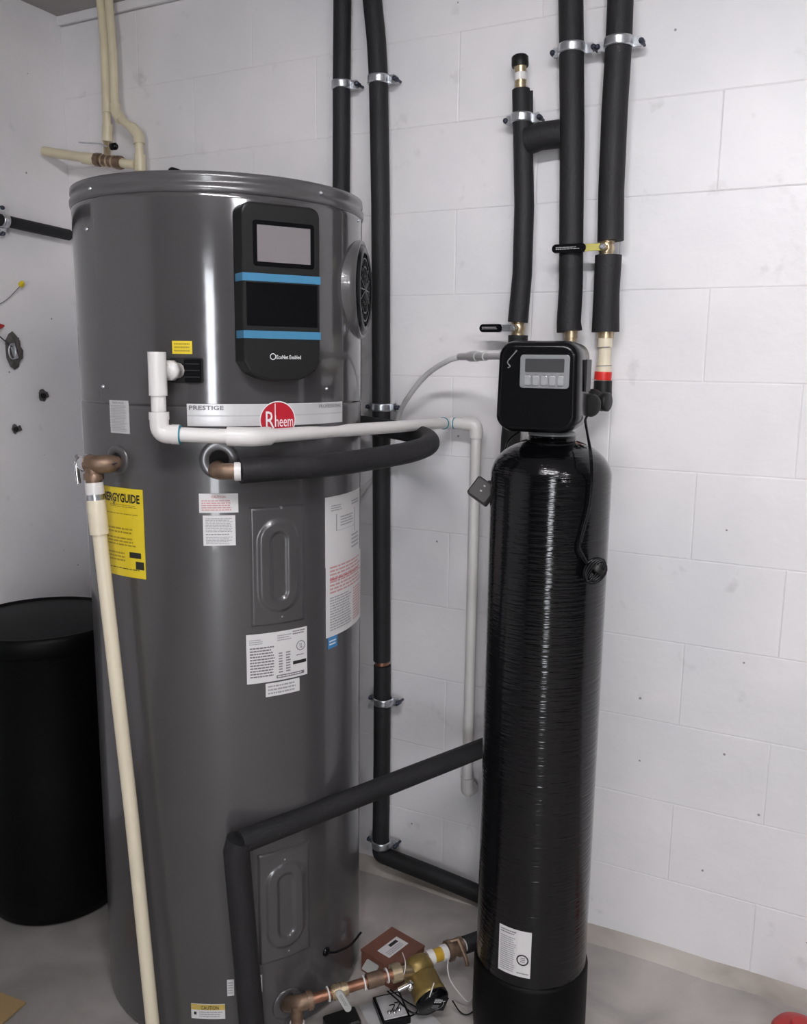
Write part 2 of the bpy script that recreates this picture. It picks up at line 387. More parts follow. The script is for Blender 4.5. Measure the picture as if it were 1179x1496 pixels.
# far fluorescent fitting, and a nearer one added to brighten the back wall
for lx, ly, L_, lab in ((2.05, -.95, 1.25, 'white two-tube fluorescent batten behind and right of the viewpoint'), (-.15, .25, 1.0, 'added shorter white fluorescent batten straight above the viewpoint')):
    lt = thing('ceiling_light', (lx, ly, CEIL-.09), lab, 'ceiling light', 'ceiling lights outside the view')
    MB().box((lx, ly, CEIL-.03), (L_, .15, .06), bev=.008).build('housing', PVC, lt)
    for dy in (-.04, .04): MB().tube([(lx-L_/2+.02, ly+dy, CEIL-.075), (lx+L_/2-.02, ly+dy, CEIL-.075)], .013, 12).build('lamp_tube', LAMPM, lt)

# ================================================================== WATER HEATER
HC = (-1.230, 1.542); HR = .300; HT = 1.795
wh = thing('water_heater', (HC[0], HC[1], 0), 'tall grey cylindrical heat pump water heater with black control panel', 'water heater')
ax = (HC[0], HC[1], 0)
SEAM = 1.372
MB().lathe([(HR-.012, 0), (HR-.004, .006), (HR, .014), (HR, .018), (HR, .6), (HR, SEAM-.012), (HR, SEAM-.004), (HR-.002, SEAM)], ax, seg=128).build('tank_jacket', GREY, wh)
MB().lathe([(HR-.0015, SEAM), (HR+.0012, SEAM+.003), (HR+.0012, SEAM+.006), (HR+.0012, SEAM+.012), (HR+.0012, 1.748), (HR+.0012, 1.758), (HR-.002, 1.762)], ax, seg=128, caps=False).build('upper_shroud', GREYS, wh)
MB().lathe([(HR-.002, 1.756), (HR+.003, 1.757), (HR+.0045, 1.762), (HR+.0045, 1.770), (HR+.001, 1.773), (HR+.001, 1.779), (HR+.003, 1.783), (HR+.002, 1.793), (HR-.006, HT), (HR-.05, HT+.006), (.01, HT+.010)], ax, seg=128).build('top_cap', GREY2, wh)
def TH(x, y, R=HR):
    p = PC(x, y, HC, R); return math.atan2(p.y-HC[1], p.x-HC[0]), p.z
def hfr(x, y, R=HR):
    th, z = TH(x, y, R); n = Vector((math.cos(th), math.sin(th), 0)); t = Vector((-n.y, n.x, 0))
    return Vector((HC[0], HC[1], z))+n*HR, t, Vector((0, 0, 1)), n
def hst(name, x0, y0, x1, y1, base, items, label=None, shear=0, off=.0018):
    xm, ym = (x0+x1)/2, (y0+y1)/2; ta = TH(x0, ym)[0]; tb = TH(x1, ym)[0]; za = TH(xm, y0)[1]; zb = TH(xm, y1)[1]
    w = (tb-ta)*HR; h = za-zb
    return sticker(name, cyl_surf(HC, HR, (ta+tb)/2, (za+zb)/2), w, h, base, items, wh, label, off, shear)
# jacket screws
for (x, y) in ((133, 276), (468, 282), (152, 565), (476, 568), (410, 742), (411, 900), (415, 1254), (421, 1387), (523, 322), (128, 335)):
    o_, t, u, n = hfr(x, y); MB().lathe([(.004, 0), (.004, .002), (.002, .0035)], o_+n*.001, n, 12).build('screw', ZINC, wh)
# control panel
o_, t, u, n = hfr(401, 432); n2 = n; fr = (o_-n*.012, t, u, n)
pw, ph = .152, .318
out = []
for (sx, a0) in ((1, 0), (-1, 90)):
    for k in range(7):
        a = R_(a0+90*k/6); out.append((sx*(pw/2-.018)+.018*math.cos(a), ph/2-.018+.018*math.sin(a)))
for k in range(0, 15):
    q = -1+2*k/14; out.append((q*pw/2, -ph/2+.026*abs(q)**2.6 if abs(q) < 1 else -ph/2+.036))
pn = MB().prism(out, fr, 0, .052, bev=.005).build('control_panel', BLACKM, wh)
cx0 = .052
ps = flat_surf(fr[0]+n*cx0, t, u, n)
sticker('screen', flat_surf(fr[0]+n*cx0+u*.088+t*.004, t, u, n), .104, .064, SCREEN, [], pn, 'light grey display screen', .001)
MB().prism(rrect(.120, .080, .006), (fr[0]+u*.088+t*.004, t, u, n), cx0-.002, cx0+.0006).build('screen_surround', BLACKP, pn)
for zz in (.0285, -.0735):
    MB().prism([(-pw/2-.0006, zz-.007), (pw/2+.0006, zz-.007), (pw/2+.0006, zz+.007), (-pw/2-.0006, zz+.007)], fr, .013, cx0+.0008).build('stripe', BLUES, pn)['label'] = 'light blue stripe'
MB().prism([(-pw/2+.006, -.058), (pw/2-.006, -.058), (pw/2-.006, .019), (-pw/2+.006, .019)], fr, cx0-.001, cx0+.0006).build('cover_plate', BLACKP, pn)
sticker('logo_text', flat_surf(fr[0]+n*cx0-u*.113+t*.004, t, u, n), .062, .014, BLACKM, [('text', 'EcoNet Enabled', .21, .30, 1, .80, WHITEP, .01), ('ring', .1, .5, .006, WHITEP, .0014)], pn, off=.0006)
# name band
band = hst('name_band', 274, 590, 498, 622, SILVER, [
    ('text', 'PRESTIGE', .012, .07, .20, .27, INK, .02), ('text', 'PROFESSIONAL', .78, .08, .985, .25, INK, .0), ('rect', 0, .50, 1, .56, PAPERG),
    ('rect', 0, 0, 1, .02, WHITEP)], 'silver name band with a round red badge', off=.0035)
th_, z_ = TH(405, 612)
sticker('round_badge', cyl_surf(HC, HR, th_, z_-.002), .001, .001, RED, [
    ('disc', .5, .5, .0365, WHITEP), ('disc', .5, .5, .0345, RED, .0002),
    ('text', 'R', .5-24.5, .5-17, .5-7, .5+17, WHITEP, .0), ('text', 'heem', .5-6, .5-9, .5+31, .5+13, WHITEP, .0),
    ('text', 'I', .5-6.8, .5-32, .5-5.0, .5+13, WHITEP)], wh, 'round red badge with white lettering', .0042)
# stickers
hst('warning_sticker', 252, 498, 281, 517, YEL, [('lines', .1, .12, .9, .9, 3, YELD)], 'small yellow sticker')
hst('instruction_sticker', 162, 585, 189, 633, PAPERG, [('text', 'NOTICE', .2, .04, .8, .10, INK), ('lines', .08, .14, .92, .95, 17, INKM)], 'narrow grey printed sticker')
hst('energy_sticker', 150, 713, 211, 841, YEL, [('text', 'ENERGYGUIDE', .05, .06, .95, .16, INKB, .03), ('rect', .38, .16, .41, .20, INKB), ('lines', .3, .18, .9, .22, 2, YELD), ('lines', .1, .28, .9, .30, 1, YELD),
    ('lines', .1, .44, .9, .52, 2, YELD), ('lines', .1, .55, .9, .66, 3, YELD), ('rect', .70, .71, .93, .775, INKB), ('rect', .82, .81, .98, .90, INKB), ('lines', .1, .72, .62, .84, 3, YELD), ('lines', .1, .90, .95, .92, 1, INKB)],
    'large yellow energy rating sticker')
hst('caution_sticker_red', 291, 721, 348, 749, PAPER, [('text', 'CAUTION', .32, .10, .68, .24, INKR, .01), ('lines', .06, .32, .94, .92, 5, INKP)], 'white sticker with red print').name = 'print_sticker'
hst('instruction_sticker', 297, 753, 344, 797, PAPER, [('lines', .08, .08, .92, .56, 9, INKM), ('lines', .08, .60, .92, .66, 1, INK), ('lines', .08, .70, .92, .95, 5, INKM)], 'white sticker with dense grey print')
hst('wiring_sticker', 475, 722, 524, 822, PAPER, [('lines', .1, .12, .35, .22, 3, INKM), ('lines', .6, .12, .9, .2, 2, INKM), ('rect', .2, .26, .22, .5, INKM), ('rect', .2, .5, .7, .505, INKM), ('rect', .7, .25, .72, .6, INKM), ('lines', .3, .3, .65, .46, 4, INKM), ('lines', .6, .62, .9, .85, 4, INKM)], 'white wiring diagram sticker')
hst('warning_sticker', 476, 818, 525, 922, PAPER, [('lines', .06, .03, .95, .42, 8, INKP), ('lines', .06, .20, .95, .24, 1, INKR), ('lines', .06, .45, .55, .93, 13, INKM), ('lines', .6, .45, .95, .93, 12, INKP)], 'white sticker with red and grey print')
hst('tag_sticker', 479, 928, 492, 946, BLUET, [('lines', .1, .3, .9, .8, 2, WHITEP)], 'small blue sticker', off=.0014)
hst('data_plate', 360, 923, 448, 994, PAPER, [('lines', .04, .1, .25, .22, 3, INKM), ('lines', .05, .26, .44, .90, 11, INK), ('lines', .48, .06, .72, .2, 3, INKM), ('lines', .50, .42, .57, .86, 8, INK), ('lines', .62, .42, .70, .86, 8, INK),
    ('lines', .74, .02, .98, .12, 2, INK), ('ring', .88, .36, .0105, INK, .0016), ('text', 'UL', .855, .31, .905, .41, INK, .01), ('lines', .8, .53, .95, .57, 1, INK), ('rect', .74, .66, .98, .73, INKB), ('rect', .46, .89, .94, .955, INK), ('lines', .48, .9, .92, .95, 1, PAPER)], 'large white rating plate sticker')
hst('instruction_sticker', 388, 995, 437, 1014, PAPER, [('lines', .06, .12, .94, .9, 3, INKM)], 'white strip sticker below the rating plate')
hst('caution_sticker', 280, 1467, 329, 1488, PAPER, [('rect', 0, 0, 1, .38, ORANGEY), ('text', 'CAUTION', .30, .08, .82, .32, INKB, .01), ('rect', .08, .52, .16, .72, INKB), ('lines', .24, .46, .94, .9, 3, INKM)], 'amber and white caution sticker')
hst('instruction_sticker', 332, 1431, 342, 1454, PAPER, [('lines', .1, .1, .9, .9, 5, INKM)], 'small white sticker')
hst('instruction_sticker', 371, 1425, 383, 1449, PAPER, [('lines', .1, .1, .9, .9, 5, INKM)], 'small white sticker beside the insulated pipe')
# element access covers, pressed sheet with a raised stadium rib
def cover(x0, y0, x1, y1):
    xm, ym = (x0+x1)/2, (y0+y1)/2; ta = TH(x0, ym)[0]; tb = TH(x1, ym)[0]; za = TH(xm, y0)[1]; zb = TH(xm, y1)[1]
    nx, ny = 46, 84; w = (tb-ta)*HR; h = za-zb; vs = []; fs = []
    def sm(a, b, x): q = min(max((x-a)/(b-a), 0), 1); return q*q*(3-2*q)
    for j in range(ny+1):
        for i in range(nx+1):
            X = (i/nx-.5)*w; Y = (j/ny-.5)*h
            e = min(w/2-abs(X), h/2-abs(Y)); d = .0045*sm(0, .004, e)
            r = w*.24; hy = h*.33-r; dist = math.hypot(X, max(abs(Y)-hy, 0)); 
            d += .0045*(1-sm(0, .010, abs(dist-r*1.02)-.007)) - .001*sm(0, .004, r*.7-dist)
            th = (ta+tb)/2+X/HR; vs.append((HC[0]+(HR+d)*math.cos(th), HC[1]+(HR+d)*math.sin(th), (za+zb)/2+Y))
    for j in range(ny):
        for i in range(nx): a = j*(nx+1)+i; fs.append((a, a+1, a+nx+2, a+nx+1))
    return MB().add(vs, fs).build('access_cover', GREY, wh)
cover(365, 739, 444, 912); cover(377, 1240, 452, 1400)
# air outlet on the right side
vd = ray(530, 427); vd = Vector((vd.x, vd.y, 0)).normalized(); rt = Vector((vd.y, -vd.x, 0))
n = (rt*math.cos(R_(9)) - vd*math.sin(R_(9))).normalized(); zc = PY(525, 427, 1.70).z
oc = Vector((HC[0], HC[1], zc))
vent = MB().lathe([(.112, HR-.032), (.110, HR-.018), (.104, HR-.004), (.101, HR+.008), (.096, HR+.009), (.096, HR-.02)], oc, n, 48, caps=False).build('air_outlet', GREY2, wh)
g = MB().lathe([(.096, HR-.004), (.094, HR+.004), (.088, HR+.013), (.080, HR+.016), (.076, HR+.013)], oc, n, 48, caps=False); g.build('grille_ring', BLACKP, vent)
MB().lathe([(.09, HR-.014), (.001, HR-.0139)], oc, n, 32).build('grille_back', HOLE, vent)
gx, gy, _ = basis(n); sl = MB()
for k in range(8):
    a = math.pi*k/8; d = gx*math.cos(a)+gy*math.sin(a); sl.tube([oc+n*(HR+.010)-d*.082, oc+n*(HR+.013), oc+n*(HR+.010)+d*.082], .0022, 6)
for r in (.03, .048, .065): sl.tube([oc+n*(HR+.0115)+gx*r*math.cos(a)+gy*r*math.sin(a) for a in [2*math.pi*i/32 for i in range(33)]], .002, 6, caps=False)
sl.build('grille_bars', BLACKP, vent)
# condensate outlet
o_, t, u, n = hfr(273, 541)
b = MB().prism(rrect(.062, .046, .004), (o_, t, u, n), -.012, .0035).build('outlet_recess', HOLE, wh)
pl = MB().prism(rrect(.030, .040, .003), (o_+t*.013, t, u, n), .0036, .010); pl.build('outlet_socket', BLACKP, b)
for q in (-.012, 0, .012): MB().box(o_+t*.013+u*q+n*.0115, (.026, .002, .003), t, u).build('socket_rib', BLACKM, b)
# hot outlet with its cover ring
def hole_ring(x, y, rad, hx=0, hy=0):
    o_, t, u, n = hfr(x, y)
    rg = MB().lathe([(rad, -.004), (rad*.97, .002), (rad*.85, .0032), (rad*.54, .0032), (rad*.47, .002), (rad*.47, -.01)], o_, n, 36, caps=False).build('cover_ring', GREY, wh)
    MB().lathe([(rad*.48, .0005), (.001, .0006)], o_, n, 28).build('ring_hole', HOLE, rg)
    return o_, t, u, n
hole_ring(320, 672, .038); hole_ring(172, 672, .030); hole_ring(420, 1466, .036)
o_, t, u, n = hfr(318, 684, HR)
HO = o_; ho_end = o_+n*.052+t*.040
MB().tube(fillet([o_-n*.005, o_+n*.050, ho_end], .03), .0155).build('outlet_elbow', BRONZE, wh)['label'] = 'bronze outlet elbow'
MB().tube([ho_end-t*.006, ho_end+t*.006], .0175).build('outlet_collar', PVC, wh)['label'] = 'white outlet collar'
# temperature and pressure relief valve
o_, t, u, n = hfr(172, 676, HR); vb = o_+n*.05
b = MB().tube([o_-n*.004, o_+n*.03], .013).tube([o_+n*.012, o_+n*.022], .018, 6)
ctr = o_+n*.042-t*.020
b.tube([o_+n*.02, o_+n*.040-t*.004, ctr, ctr-t*.012], .0175).tube([ctr, ctr-u*.012, ctr-u*.040], [.016, .016, .0145]).lathe([(.019, 0), (.019, .01), (.015, .014)], ctr-u*.030, (0, 0, 1), 8)
tp = b.build('relief_valve', BRONZE, wh); tp['label'] = 'bronze relief valve with chrome lever'
b = MB().lathe([(.0185, 0), (.0185, .012), (.016, .019), (.006, .022)], ctr-t*.010, -t, 20)
e = ctr-t*.030+n*.008; b.tube(spline([e+u*.013+n*.004, e-t*.008+u*.006, e-t*.010-u*.012, e-t*.007-u*.040]), .0055, 8); b.tube([e+u*.013+t*.016, e+u*.013-t*.004], .004, 8)
b.build('lever', CHROME, tp)
MB().tube([o_+n*.025+t*.012, o_+n*.03+t*.034+u*.004], .0016, 6).build('pin', SCREWM, tp)
TPO = ctr-u*.040
# heater cord hole low on the right, with its short black lead
o_, t, u, n = hfr(476, 1390)
MB().lathe([(.010, 0), (.010, .004), (.006, .006)], o_, n, 16).build('cord_bushing', BLACKP, wh)
hl = MB().tube(spline([o_+n*.004, o_+n*.014+t*.02-u*.006, o_+n*.012+t*.07-u*.018, o_+n*.0-t*-.12-u*.02]), .0028, 8); hl.build('lead', BLACKP, wh)
tag(MB().tube(spline([PY(248, 262, 1.36), PY(250, 250, 1.36), PY(258, 251, 1.36), PY(268, 256, 1.36), PY(274, 266, 1.36)], 5), .0065, 10).build('cable', BLACKP), 'short black cable looping over the top of the grey water heater', 'cable')

# ================================================================== PLUMBING HELPERS
def clamp(c, axis, out, r, label, near=1, far=1, wall=None):
    """split ring pipe clamp: band around the pipe, ears on both sides, dark screws"""
    c = Vector(c); a = Vector(axis).normalized(); n = Vector(out).normalized(); s = a.cross(n).normalized()
    if s.x < -.1: s = -s
    t = thing('pipe_clamp', c, label, 'clamp', 'steel clamps holding insulated pipes to the walls')
    MB().lathe([(r+.0002, -.010), (r+.0030, -.010), (r+.0040, -.006), (r+.0032, -.003), (r+.0040, 0), (r+.0032, .003), (r+.0040, .006), (r+.0030, .010), (r+.0002, .010)], c, a, 32, caps=False).build('band', ZINC, t)
    for sg, on in ((1, far), (-1, near)):
        if not on: continue
        base = c+s*sg*(r+.009)-n*.006
        e = MB().box(base, (.018, .003, .020), s, n).box(base-n*.006, (.018, .003, .020), s, n).build('ear', ZINC, t)
        q = base+s*sg*.010
        MB().lathe([(.0062, -.012), (.0062, .002), (.0045, .006), (.002, .007)], q+n*.002, n, 8).tube([q-n*.03, q+n*.0], .0035, 8).build('screw', SCREWM, t)
    MB().tube([c-n*r, c-n*(wall if wall else (r+.015))], .004, 8).build('stud', ZINC, t)
    return t
UP = Vector((0, 0, 1)); OUT = Vector((0, -1, 0)); OUTL = Vector((1, 0, 0))
def pw_(x, y, Y, px):      # half the real width of something px pixels wide there
    return px/2*((PY(x, y, Y)-O).dot(cf))/F
PYW = 1.992
def split_pipe(name, label, segs, cat='pipe', grp='black foam insulated pipes'):
    c = segs[0][0][0]; t = thing(name, segs[0][0][-1], label, cat, grp)
    for pts, r in segs: MB().tube(pts, r, 24).build('insulation_sleeve', FOAM, t)
    return t
# left riser behind the heater
a = PY(499, 126, PYW); topz = CEIL-.001
r1 = pw_(499, 126, PYW, 26)
p = [Vector((a.x+.004, PYW, topz)), Vector((a.x, PYW, 2.14)), Vector((a.x-.003, PYW, 1.295))]
split_pipe('insulated_pipe', 'black insulated riser pipe going down behind the grey water heater', [([p[0], p[1], p[2]], r1)])
clamp(PY(499, 125, PYW), UP, OUT, r1, 'steel clamp on the black riser just above the grey water heater', near=0)
# second riser, down to the floor and right behind the softener
P2 = [PY(544, 0, PYW), PY(550, 60, PYW), PY(553, 118, PYW), PY(556, 300, PYW), PY(557, 595, PYW), PY(558, 965, PYW)]
P2 = [P2[0]+(P2[0]-P2[1])*1.4]+P2; P2[0].z = topz
P2b = [PY(558.5, 972, PYW), PY(558, 1100, PYW), PY(556, 1235, PYW)]
r2 = pw_(556, 300, PYW, 27.5)
zl = P2b[-1].z; xb = P2b[-1].x
t2 = split_pipe('insulated_pipe', 'long black insulated pipe from ceiling to floor between heater and softener', [(P2, r2), (fillet(P2b+[Vector((xb, PYW, .072)), PY(640, 1281, PYW), PY(700, 1306, PYW), PY(770, 1337, PYW)], .04), r2)])
MB().tube([PY(558, 966, PYW), PY(558.4, 971, PYW)], r2*.8).build('bare_pipe', COPPER, t2)
for (x, y, l) in ((553, 117, 'steel clamp near the top of the long black pipe right of the heater'), (557, 595, 'steel clamp just above the white drain pipe on the long black pipe'),
                  (560, 1024, 'steel clamp about waist down on the long black pipe, above the diagonal pipe'), (557, 1232, 'lowest steel clamp on the long black pipe, above its floor bend')):
    c = PY(x, y, PYW); clamp(c, UP, OUT, r2, l, near=1 if y > 500 else 0)
# short riser with brass stub and black cap
r3 = pw_(765, 300, 1.99, 29); Y3 = 1.99
pp = [PY(761, 131, Y3), PY(762, 160, Y3), PY(764, 200, Y3), PY(766, 300, Y3), PY(763, 400, Y3), PY(756.5, 471, Y3)]
t3 = split_pipe('insulated_pipe', 'black insulated riser with a capped brass stub at its top', [(pp, [r3*.88, r3*.9, r3*.98, r3, r3, r3*1.04])])
st = MB().tube([PY(761, 133, Y3), PY(760.5, 117, Y3)], .0135).tube([PY(760.5, 108, Y3), PY(760, 97, Y3)], [.0125, .0155], 8); st.build('brass_stub', BRASS, t3)['label'] = 'brass stub'
MB().tube([PY(760.7, 118, Y3), PY(760.4, 107, Y3)], .0140).build('thread_tape', PVC, t3)['label'] = 'white thread tape'
c0 = PY(760, 98, Y3); c1 = PY(759.5, 81, Y3); MB().tube([c0, c0+(c1-c0)*.2, c0+(c1-c0)*.85, c1], [.0185, .0195, .0190, .0150], 14).build('cap', BLACKM, t3)['label'] = 'black screw cap'
q = PY(776, 133, Y3+.015); MB().tube([q, PY(776, 215, Y3+.015)], .0045, 8).build('foam_flap', FOAM, t3)
lo = [PY(757, 490, Y3), PY(754, 560, Y3), PY(746, 640, Y3), PY(742, 720, Y3)]
MB().tube(lo+[Vector((lo[-1].x, Y3, .06))], [r3*1.02]*5, 24).build('insulation_sleeve', FOAM, t3)
clamp(PY(762, 173, Y3), UP, OUT, r3*.93, 'steel clamp below the capped brass stub')
# branch between the riser and the next pipe
br = [PY(772, 206, Y3-.004), PY(790, 199, Y3-.006), PY(822, 195, Y3-.002)]
MB().tube(br, pw_(790, 199, Y3, 40)*.97, 24).build('branch_sleeve', FOAM, t3)
def ball_valve(x, y, Y, r, direction, label, yellow=False, span=60):
    c = PY(x, y, Y); t = thing('ball_valve', c, label, 'valve', 'brass ball valves on the insulated pipes')
    a = UP; b = MB().tube([c-a*.022, c-a*.012], r*1.02, 8).tube([c-a*.012, c, c+a*.012], [r*.85, r*1.05, r*.85]).tube([c+a*.012, c+a*.022], r*1.02, 8)
    b.build('valve_body', BRASS, t)
    MB().tube([c, c+OUT*(r+.012)], r*.45, 10).build('stem', BRASS, t)
    h = c+OUT*(r+.014); L = span*((h-O).dot(cf))/F
    ln = MB().box(h+Vector((-L*.22, 0, 0)), (L*.44, .004, .016), (1, 0, 0), OUT, bev=.001)
    ln.build('lever_root', YLEVER if yellow else ZINC, t)
    MB().prism(rrect(L*.72, .019, .009, 5), (h+Vector((-L*.70, 0, 0)), Vector((1, 0, 0)), Vector((0, 0, 1)), OUT), -.004, .005, bev=.001).build('lever_grip', BLACKP, t)
    sticker('grip_print', flat_surf(h+Vector((-L*.72, 0, 0))+OUT*.005, Vector((1, 0, 0)), Vector((0, 0, 1)), OUT), L*.5, .009, BLACKP, [('lines', 0, .1, 1, .9, 2, INKM)], t)
    MB().lathe([(.007, .004), (.007, .008), (.004, .010)], h, OUT, 6).build('nut', ZINC, t)
    return t
ball_valve(757, 480, Y3, .0165, -1, 'brass ball valve with black lever on the shorter riser, left of the softener head', span=50)
# middle pipe
Y4 = 1.985; r4 = pw_(835, 300, Y4, 35)
P4 = [PY(834, 0, Y4), PY(835, 72, Y4), PY(836, 200, Y4), PY(835, 300, Y4), PY(834, 420, Y4), PY(831, 470, Y4), PY(832, 484, Y4)]
P4 = [P4[0]+(P4[0]-P4[1])*1.5]+P4; P4[0].z = topz
t4 = split_pipe('insulated_pipe', 'middle black insulated pipe coming down to the top of the softener head', [(P4, [r4]*5+[r4, r4*1.02, r4*1.08])])
b = MB().tube([PY(834, 482, Y4), PY(834, 494, Y4)], .0155, 8).tube([PY(834, 494, Y4), Vector((PY(834, 505, Y4).x, Y4, PY(834, 505, Y4).z-.03))], .0125)
b.build('brass_fitting', BRASS, t4)['label'] = 'brass fitting'
hz = PY(834, 494, Y4); MB().tube(fillet([hz-UP*.03, hz-UP*.085, Vector((-.52, 1.74, hz.z-.085))], .03), .013).build('inlet_pipe', CPVC, t4)
clamp(PY(836, 72, Y4), UP, OUT, r4, 'steel clamp on the middle pipe, upper right of the wall')
# right pipe
Y5 = 1.985; r5 = pw_(900, 200, Y5, 37.5)
P5 = [PY(906.5, 0, Y5), PY(904, 62, Y5), PY(898, 160, Y5), PY(893, 280, Y5), PY(892, 352, Y5)]; P5 = [P5[0]+(P5[0]-P5[1])*1.5]+P5; P5[0].z = topz
P5b = [PY(889, 373, Y5), PY(886, 430, Y5), PY(884.5, 485, Y5)]
t5 = split_pipe('insulated_pipe', 'rightmost black insulated pipe with a valve and cream lower end', [(P5, [r5*.96, r5*.98, r5, r5, r5, r5*1.03]), (P5b, [r5*1.05, r5*1.02, r5*1.1])])
MB().tube([PY(885, 484, Y5), PY(884.5, 494, Y5)], .019, 8).tube([PY(884.5, 492, Y5), PY(884, 500, Y5)], .015).build('brass_fitting', BRASS, t5)['label'] = 'brass fitting'
b = MB().tube([PY(884.5, 494, Y5), PY(884, 508, Y5)], .0165).tube([PY(884, 508, Y5), PY(882.5, 533, Y5)], .0145).tube([PY(882.5, 532, Y5), PY(881.5, 560, Y5)], .0165)
b.build('cream_pipe', CPVC, t5)['label'] = 'cream plastic pipe end'
for y_ in (507, 534): MB().tube([PY(884-(y_-500)/25, y_, Y5), PY(884-(y_-500)/25, y_+1.2, Y5)], .0169).build('glue_line', INK, t5)
MB().tube([PY(881.5, 543, Y5), PY(880.5, 555, Y5)], .0195).build('red_band', REDT, t5)['label'] = 'red tape band'
clamp(PY(904, 63, Y5), UP, OUT, r5, 'steel clamp on the rightmost pipe, highest of all on the wall')
ball_valve(886, 363, Y5, .0175, -1, 'brass ball valve with yellow and black lever across the two right pipes', True, 72)

# hose from the hot outlet round the right side of the heater
t = thing('insulated_pipe', (HC[0]+.3, HC[1]-.2, 1.2), 'thick black insulated hose looping from the bronze outlet around the heater side', 'pipe', 'black foam insulated pipes')
s0 = ho_end+Vector((-math.sin(TH(318, 684)[0]), math.cos(TH(318, 684)[0]), 0))*.004
def hp(thd, r, z): return Vector((HC[0]+r*math.cos(R_(thd)), HC[1]+r*math.sin(R_(thd)), z))
path = [s0, hp(-36, .348, 1.258), hp(-18, .350, 1.258), hp(2, .372, 1.262), hp(16, .418, 1.268), hp(27, .452, 1.276), hp(38, .458, 1.284), hp(48, .440, 1.290), hp(60, .41, 1.296), hp(74, .40, 1.30), hp(84, .425, 1.305)]
MB().tube(spline(path, 8), .0232, 24).build('insulation_sleeve', FOAM, t)

# lower insulated pipe: down in front of the heater, diagonal back to the wall
PC_ = PC(352, 1228, HC, HR+.035); t = thing('insulated_pipe', (PC_.x, PC_.y, 0), 'low black insulated pipe with mitred bend running diagonally to the softener', 'pipe', 'black foam insulated pipes')
d0 = PC(350, 1226, HC, HR+.045); dend = PY(712, 1094, 1.93)
dend.z = (d0.z+dend.z)/2; d0.z = dend.z
low = PC(368, 1496, HC, HR+.03)
MB().tube([d0, dend, dend+(dend-d0)*.12], .0235, 24).build('insulation_sleeve', FOAM, t)
v = PC(345, 1235, HC, HR+.045)
MB().tube([d0+UP*.008, v-UP*.01, low, low-UP*.06], .0265, 24).build('insulation_sleeve', FOAM, t)

# white PVC condensate drain
cd = thing('condensate_drain_pipe', (-1.10, 1.19, 1.2), 'white plastic drain pipe wrapping around the heater front then down the wall', 'pipe')
pr = .0135; o_, t, u, n = hfr(258, 541); tc = PC(230, 545, HC, HR+.062)
ttop = PC(229, 514, HC, HR+.062); teeb = PC(232, 578, HC, HR+.062); tc.z = PC(230, 541, HC, HR+.062).z
ttop.x = teeb.x = tc.x; ttop.y = teeb.y = tc.y
MB().tube([ttop, teeb], .0165).tube([tc, tc+(o_+n*.028-t*.005-tc)*.5], .0145).build('tee', PVC, cd)
q0 = tc+(o_+n*.028-t*.005-tc)*.45; q1 = o_+t*.006+n*.006
MB().tube([q0, q0.lerp(q1, .3), q0.lerp(q1, .32), q0.lerp(q1, .6), q0.lerp(q1, .62), q1], [.015, .015, .019, .019, .016, .014], 10).build('union_nut', PVC, cd)
e1 = Vector((tc.x, tc.y, PC(238, 634, HC, HR+.062).z))
MB().tube([teeb+UP*.004, e1+UP*.03], pr).build('pipe_segment', PVC, cd)
e2 = PC(385, 640, HC, HR+.065); e2.z = PC(350, 640, HC, HR+.065).z
k2 = PC(352, 640, HC, HR+.065); k2.z = e1.z*.35+e2.z*.65; e2.z = k2.z
dir1 = (k2-e1).normalized()
el = MB().tube(fillet([e1+UP*.040, e1, e1+dir1*.034], .022), .0172); el.tube([e1+UP*.040, e1+UP*.026], .0182).tube([e1+dir1*.036, e1+dir1*.022], .0182); el.build('elbow', PVC, cd)
MB().tube([e1+dir1*.036, e1+dir1*.0385], .0178).build('primer_ring', TEAL, cd)['label'] = 'teal primer ring'
far = PY(655, 618, 1.985); kk = k2+dir1*.020
dir2 = (far-kk).normalized()
MB().tube([e1+dir1*.03, kk-dir1*.01], pr).build('pipe_segment', PVC, cd)
MB().tube(fillet([kk-dir1*.045, kk, kk+dir2*.045], .03), .0176).build('elbow', PVC, cd)
MB().tube([kk+dir2*.03, far], pr).build('pipe_segment', PVC, cd)
MB().tube([far-dir2*.022, far+dir2*.004], .0150).build('coupling', PVC, cd)
MB().tube([far-dir2*.024, far-dir2*.0215], .0153).build('primer_ring', TEAL, cd)
c3 = PY(696, 620, 1.985); far2 = Vector((far.x+.012, 1.985, c3.z))
MB().tube([far+dir2*.002, far2, c3-Vector((.02, 0, 0))], pr).build('pipe_segment', PVC, cd)
MB().tube([far2+Vector((.004, 0, 0)), far2+Vector((.0065, 0, 0))], .0145).build('primer_ring', TEAL, cd)
bot = PY(684, 1148, 1.985)
el = MB().tube(fillet([c3-Vector((.034, 0, 0)), c3, c3-UP*.034], .018), .0170); el.build('elbow', PVC, cd)
MB().tube([c3-UP*.03, Vector((c3.x+.001, 1.985, bot.z))], pr).build('pipe_segment', PVC, cd)
bt = Vector((c3.x+.001, 1.985, bot.z)); MB().tube(fillet([bt+UP*.024, bt-UP*.016, bt-UP*.016+Vector((.006, .028, 0))], .012), .0172).build('elbow', PVC, cd)
for q in (PY(687, 800, 1.985).z, PY(686, 1070, 1.985).z): pass

